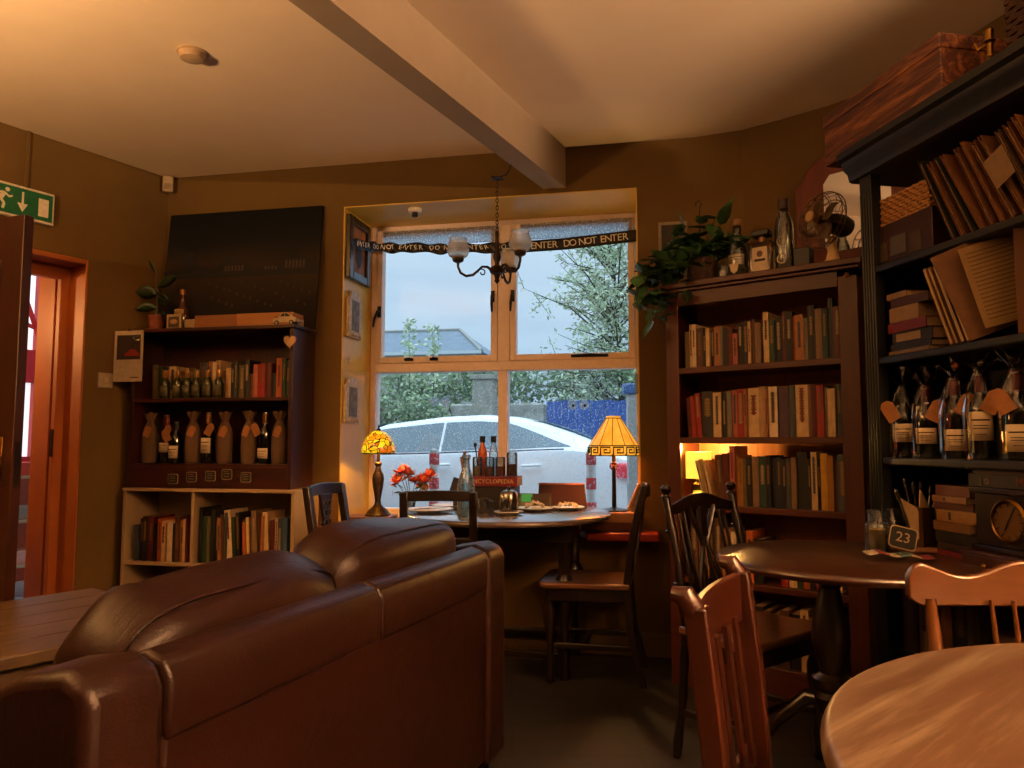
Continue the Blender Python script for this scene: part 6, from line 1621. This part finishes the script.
for k, (hc, nm, w_) in enumerate((('A87A44', 'tan-edged', .012), ('8A6238', 'brown-edged', .010), ('5A4028', 'dark', .014), ('96703E', 'ochre', .010), ('4A3420', 'blackish', .012))):
    o = pud('record_sleeve', '%s record sleeve leaning beside the flat book stack, dark unit' % nm, 'sleeve', .375 + k * .022, .02, 1.3935, 0, 'sleeves leaning on the dark unit')
    MB(R(radians(-22), 'Y')).box(0, w_, 0, .24, 0, .275).build('sleeve', plain(hc, .8, var=.2), o, smooth=False)
    MB(R(radians(-22), 'Y')).box(.002, w_ - .002, -.001, .0, .004, .270).build('edge', m_paper, o, smooth=False)
o = pud('open_folder', 'open orange-brown folder showing a printed page, middle shelf of the dark unit', 'folder', .485, -.01, 1.394, radians(46))
MB(R(radians(-20), 'Y')).prism([(0, 0), (.22, 0), (.22, .275), (0, .275)], .03, .036, 'xz').build('cover', plain('7A5830', .8), o)
pg = MB(R(radians(-14), 'Y') @ T(.045, .0, .02) @ R(radians(8), 'Z')).box(0, .17, .0, .004, 0, .245).build('page', plain('A08A5E', .9, var=.06), o)
mb = MB(R(radians(-14), 'Y') @ T(.045, .0, .02) @ R(radians(8), 'Z'))
for j in range(17): mb.box(.015, .15 - .03 * ((j * 7) % 4 == 0), -.0005, .0, .022 + j * .0125, .025 + j * .0125)
mb.build('page_lines', plain('6A5838', .9), pg, smooth=False)
o = pud('folder', 'upright brown card folder at the right of the open folder, dark unit', 'folder', .62, .02, 1.394, radians(35))
MB().box(0, .26, 0, .012, 0, .29).build('cover', plain('6E4A26', .8, var=.12, scale=6), o); MB().box(.18, .24, -.001, 0, .20, .235).build('print_mark', plain('B06A30', .7), o)
MB().box(.085, .087, -.001, 0, .01, .28).build('crease', plain('4A3018', .8), o)
# bottles in cellophane
for k, (x, h, lb0, lb1, fo, lab) in enumerate(((.092, .235, .22, .48, m_black_pl, 'leftmost cellophane-wrapped wine bottle on the dark unit'), (.200, .23, .2, .42, m_foilr, 'second cellophane-wrapped wine bottle, with a reddish label'),
        (.325, .25, .1, .36, m_foilr, 'third cellophane-wrapped wine bottle, red-capped with a round tag'), (.425, .255, .22, .55, m_foilr, 'fourth cellophane-wrapped wine bottle, with a tall white label'),
        (.555, .25, .10, .40, m_foilr, 'fifth cellophane-wrapped wine bottle, wide with a large white label'), (.70, .25, .1, .36, m_black_pl, 'sixth cellophane-wrapped wine bottle at the right frame edge'))):
    wine(F_DU, x, .07, 1.0485, h, lab, fo, (lb0, lb1), 'wrapped wine bottles on the dark unit', True, k not in (5,), rz=radians(42))
# lower bay: book stack, clock, books on clock
z = .7155
for k, (hc, nm, w_, h_) in enumerate((('7A1E18', 'dark red', .15, .050), ('3A2A24', 'black-brown', .17, .022), ('241C1A', 'black', .16, .036), ('8A6A3E', 'brown', .16, .028), ('B08A50', 'pale tan', .165, .036), ('6A3A22', 'maroon-brown', .15, .022), ('A07A46', 'light tan', .15, .020), ('7A4A2A', 'reddish brown', .14, .032))):
    o = pud('book', '%s book lying flat, %s from the bottom, stack behind the cutlery pot' % (nm, ORD[k]), 'book', .235 + .008 * ((k * 5) % 3), .05, z, radians(((k * 7) % 3 - 1) * 3), 'book stack behind the cutlery pot')
    MB().box(0, w_, 0, .19, 0, .002).box(0, w_, 0, .19, h_ - .002, h_).box(0, w_, -.002, .001, 0.0005, h_ - .0005).build('cover', plain(hc, .5), o, smooth=False)
    MB().box(.003, w_ - .003, .001, .187, .002, h_ - .002).build('pages', m_paper, o, smooth=False)
    if k in (4, 6): MB().box(.05, .06, -.0028, -.002, .006, h_ - .006).build('spine_mark', plain('2A1A10', .6), o)
    z += h_ + .0006
o = pud('drawer_box', 'low dark wooden drawer box with a brass knob under the clock', 'drawer box', .40, .0, .7155)
MB().box(0, .40, 0, .26, 0, .072).build('box', w_mahog_h, o, bevel=.003); dwr = MB().box(.012, .388, -.006, 0, .010, .062).build('drawer', w_mahog_h, o, bevel=.002)
MB().ball((.10, -.014, .036), .009).build('knob', m_brass, dwr)
o = pud('mantel_clock', 'dark wooden mantel clock with an oval brass-toned face on the dark unit', 'clock', .405, .03, .788)
MB().box(0, .34, 0, .15, 0, .016).box(.012, .328, .01, .14, .016, .165).box(0, .34, .0, .15, .165, .182).build('case', w_dark_h, o, bevel=.003)
MF = T(.135, .008, .092) @ R(pi / 2, 'X')
MB(MF).lathe([(.060, 0), (.062, .004), (.056, .009), (.052, .006)], 32, close=False).build('bezel', m_brass, o, solid=.001)
fc = MB(MF).lathe([(.055, .002), (.0, .003)], 32).build('dial', plain('8A6E40', .35, .3), o)
mb = MB(MF)
for k in range(12): a = k * pi / 6; mb.box(-.0015, .0015, .040, .050, .0035, .0042, R(a, 'Z'))
mb.build('hour_marks', m_iron, fc, smooth=False)
MB(MF @ R(-.5, 'Z')).box(-.0015, .0015, -.008, .042, .0045, .0052).build('minute_hand', m_iron, fc); MB(MF @ R(2.7, 'Z')).box(-.002, .002, -.006, .028, .0052, .006).build('hour_hand', m_iron, fc)
z = .9705
for k, (hc, w_, h_, lab, txt, tc) in enumerate((('1C1412', .34, .036, 'black book with orange lettering lying on the mantel clock', 'Michael', 'A84A2A'), ('4A1A14', .30, .030, 'dark red book topmost on the mantel clock', None, ''))):
    o = pud('book', lab, 'book', .40 + .02 * k, .04, z, 0, 'books on the mantel clock')
    MB().box(0, w_, 0, .15, 0, .002).box(0, w_, 0, .15, h_ - .002, h_).box(0, w_, -.002, .001, 0.0005, h_ - .0005).build('cover', plain(hc, .5), o, smooth=False)
    MB().box(.003, w_ - .003, .001, .147, .002, h_ - .002).build('pages', m_paper, o, smooth=False)
    if txt:
        mb = MB(); text_mb(mb, txt, .034, T(.22, -.0028, .018), .0004); mb.build('title', plain(tc, .5), o, smooth=False)
        mb = MB(); text_mb(mb, 'J O', .026, T(.06, -.0028, .016), .0004); mb.build('author', plain('C0B090', .5), o, smooth=False)
    z += h_ + .0006
# lower shelf books behind the honey chair
book_row(F_DU, .10, .42, .4205, 'brown:1.4:.9 cream:1:.7 black:1.2:.9 tan:1:.85 charcoal:1.4:.9 olive:1:.8', 'lower left shelf, dark unit', 'books low on the dark unit', scale=.24)
z = .4205
for k, (hc, nm, h_) in enumerate((('6A5030', 'olive brown', .03), ('4A3422', 'dark umber', .028), ('9A8460', 'beige', .03), ('5A2A1C', 'oxblood', .026), ('A89470', 'pale cream', .026))):
    o = pud('book', '%s book lying in the low stack behind the honey-coloured chair' % nm, 'book', .46, .04, z, radians((k % 3 - 1) * 3), 'books low on the dark unit')
    MB().box(0, .17, 0, .2, 0, .002).box(0, .17, 0, .2, h_ - .002, h_).box(0, .17, -.002, .001, 0.0005, h_ - .0005).build('cover', plain(hc, .5), o, smooth=False)
    MB().box(.003, .167, .001, .197, .002, h_ - .002).build('pages', m_paper, o, smooth=False); z += h_ + .0006
book_row(F_DU, .66, 1.2, .4205, 'tan:1.2:.9:-8 brown:1:.95:-8 cream:1:.9:-8 taupe:1.4:1 olive:1:.9 grey:1:.95 brown:1.4:.9 maroon:1:.9 beige:1.2:.95 black:1.5:.95', 'lower right shelf, dark unit', 'books low on the dark unit', scale=.24)

# ================================================================== on the middle table
KIN = (.55, .5, .42)
o = putw('serving_board', 'wooden serving board under the cutlery pot on the dark pedestal table', 'board', 1.29, 2.43, ZTb, radians(-8))
MB().box(-.12, .10, -.06, .06, 0, .014).build('board', wood('8A5A30', 'A8743E', .5, 0), o, bevel=.004)
o = putw('cutlery_pot', 'square metal pot of cutlery and napkins on the dark pedestal table', 'pot', 1.325, 2.425, ZTb + .0145, radians(25))
m_tin = plain('8A6E4A', .3, .85, .1)
mb = MB(); W_ = .027
for q in ((-W_, -W_ + .002, -W_, W_), (W_ - .002, W_, -W_, W_), (-W_, W_, -W_, -W_ + .002), (-W_, W_, W_ - .002, W_)): mb.box(*q, 0, .125)
mb.box(-W_, W_, -W_, W_, 0, .003); mb.build('pot_body', m_tin, o)
for k, (x, y, lean, h_, hd) in enumerate(((-.02, .0, -.25, .22, 0), (.0, .01, .12, .21, 1), (.02, -.01, .35, .22, 0), (.01, .015, -.1, .20, 1), (-.01, -.01, .28, .20, 0), (-.022, .015, -.4, .19, 1))):
    mb = MB(T(x, y, .01) @ R(lean, 'Y')); mb.tube([(0, 0, 0), (0, 0, h_ * .55), (0, 0, h_ * .8)], [.003, .003, .002], 6)
    mb.ball((0, 0, h_ * .88), (.010 if hd else .006, .003, .022)).build('cutlery', m_steel, o)
for k, (a, x) in enumerate(((-.45, -.02), (.05, .0), (.5, .02))):
    MB(T(x, -.01, .03) @ R(a, 'Y')).prism([(-.028, 0), (.028, 0), (.03, .09), (-.02, .15)], -.002, .002, 'xz').build('paper_napkin', plain('D8B888', .9), o)
chalk(Matrix.Translation((1.215, 2.33, ZTb + .052)) @ R(radians(-12), 'Z') @ R(radians(-14), 'X'), 0, 0, '23', 0, 0, .080, .070, radians(14), 'small chalkboard table number 23 on the dark pedestal table', 'table_number')
o = putw('jar_candle', 'cream candle in a glass jar on the dark pedestal table', 'candle', 1.155, 2.37, ZTb)
MB().lathe([(.033, 0), (.036, .005), (.036, .085), (.034, .095)], 24, close=False).build('glass_body', m_clear, o, solid=.002)
MB().lathe([(.0325, .004), (.0325, .075), (0, .073)], 22).build('wax', plain('C8AA6A', .6), o); MB().tube([(0, 0, .073), (.003, 0, .10)], .0012, 5).build('wick', m_iron, o)
for k, (x, y, h_) in enumerate(((1.235, 2.52, .12), (1.30, 2.56, .125))):
    o = putw('drinking_glass', ('left', 'right')[k] + ' of two empty glasses behind the jar candle', 'glass', x, y, ZTb, 0, 'empty glasses')
    MB().lathe([(.030, 0), (.032, .006), (.036, h_)], 22, close=False).build('glass_body', m_clear, o, solid=.002)
o = putw('magazine', 'folded colourful napkin in white, red and blue on the dark pedestal table', 'napkin', 1.15, 2.25, ZTb, radians(-12))
cols = ['C8BCA8', '8A1E28', 'C8BCA8', '4A6A6A', 'A8A090', '7A1E30']
for k, cc in enumerate(cols):
    MB().grid(lambda u_, v_: (-.085 + (k + u_) * .030, -.035 + v_ * .07, .005 + .008 * sin((k + u_) * 1.2) ** 2 + .010 * (1 - (k + u_) / 6)), 5, 5).build('fold', plain(cc, .8, var=.2), o, solid=.004)
# chair tucked under the near table, only its seat corner shows
# ================================================================== light
def area(name, loc, size, power, col, rot=(0, 0, 0), sy=None):
    l = bpy.data.lights.new(name, 'AREA'); l.energy = power; l.color = col; l.size = size
    if sy: l.shape = 'RECTANGLE'; l.size_y = sy
    o = bpy.data.objects.new(name, l); COL.objects.link(o); o.location = loc; o.rotation_euler = rot
    return o
def point(name, loc, power, col, r=.04):
    l = bpy.data.lights.new(name, 'POINT'); l.energy = power; l.color = col; l.shadow_soft_size = r
    o = bpy.data.objects.new(name, l); COL.objects.link(o); o.location = loc
    return o
WARM = (1, .66, .34)
# up-lighting wall lamp of the room left of the photographer
area('wall_lamp_light', (-2.35, 1.0, 1.85), .3, 205, (1, .56, .23), (pi, 0, 0))
area('added_up_light', (2.62, -.28, 2.1), .3, 1500, (1, .59, .31), (pi, 0, 0))  # added unseen up-light; brightens the ceiling, cut off by the right wall's end
point('hall_light', lw(1.2, 1.1, 1.9), 45, (1, .48, .16), .1)
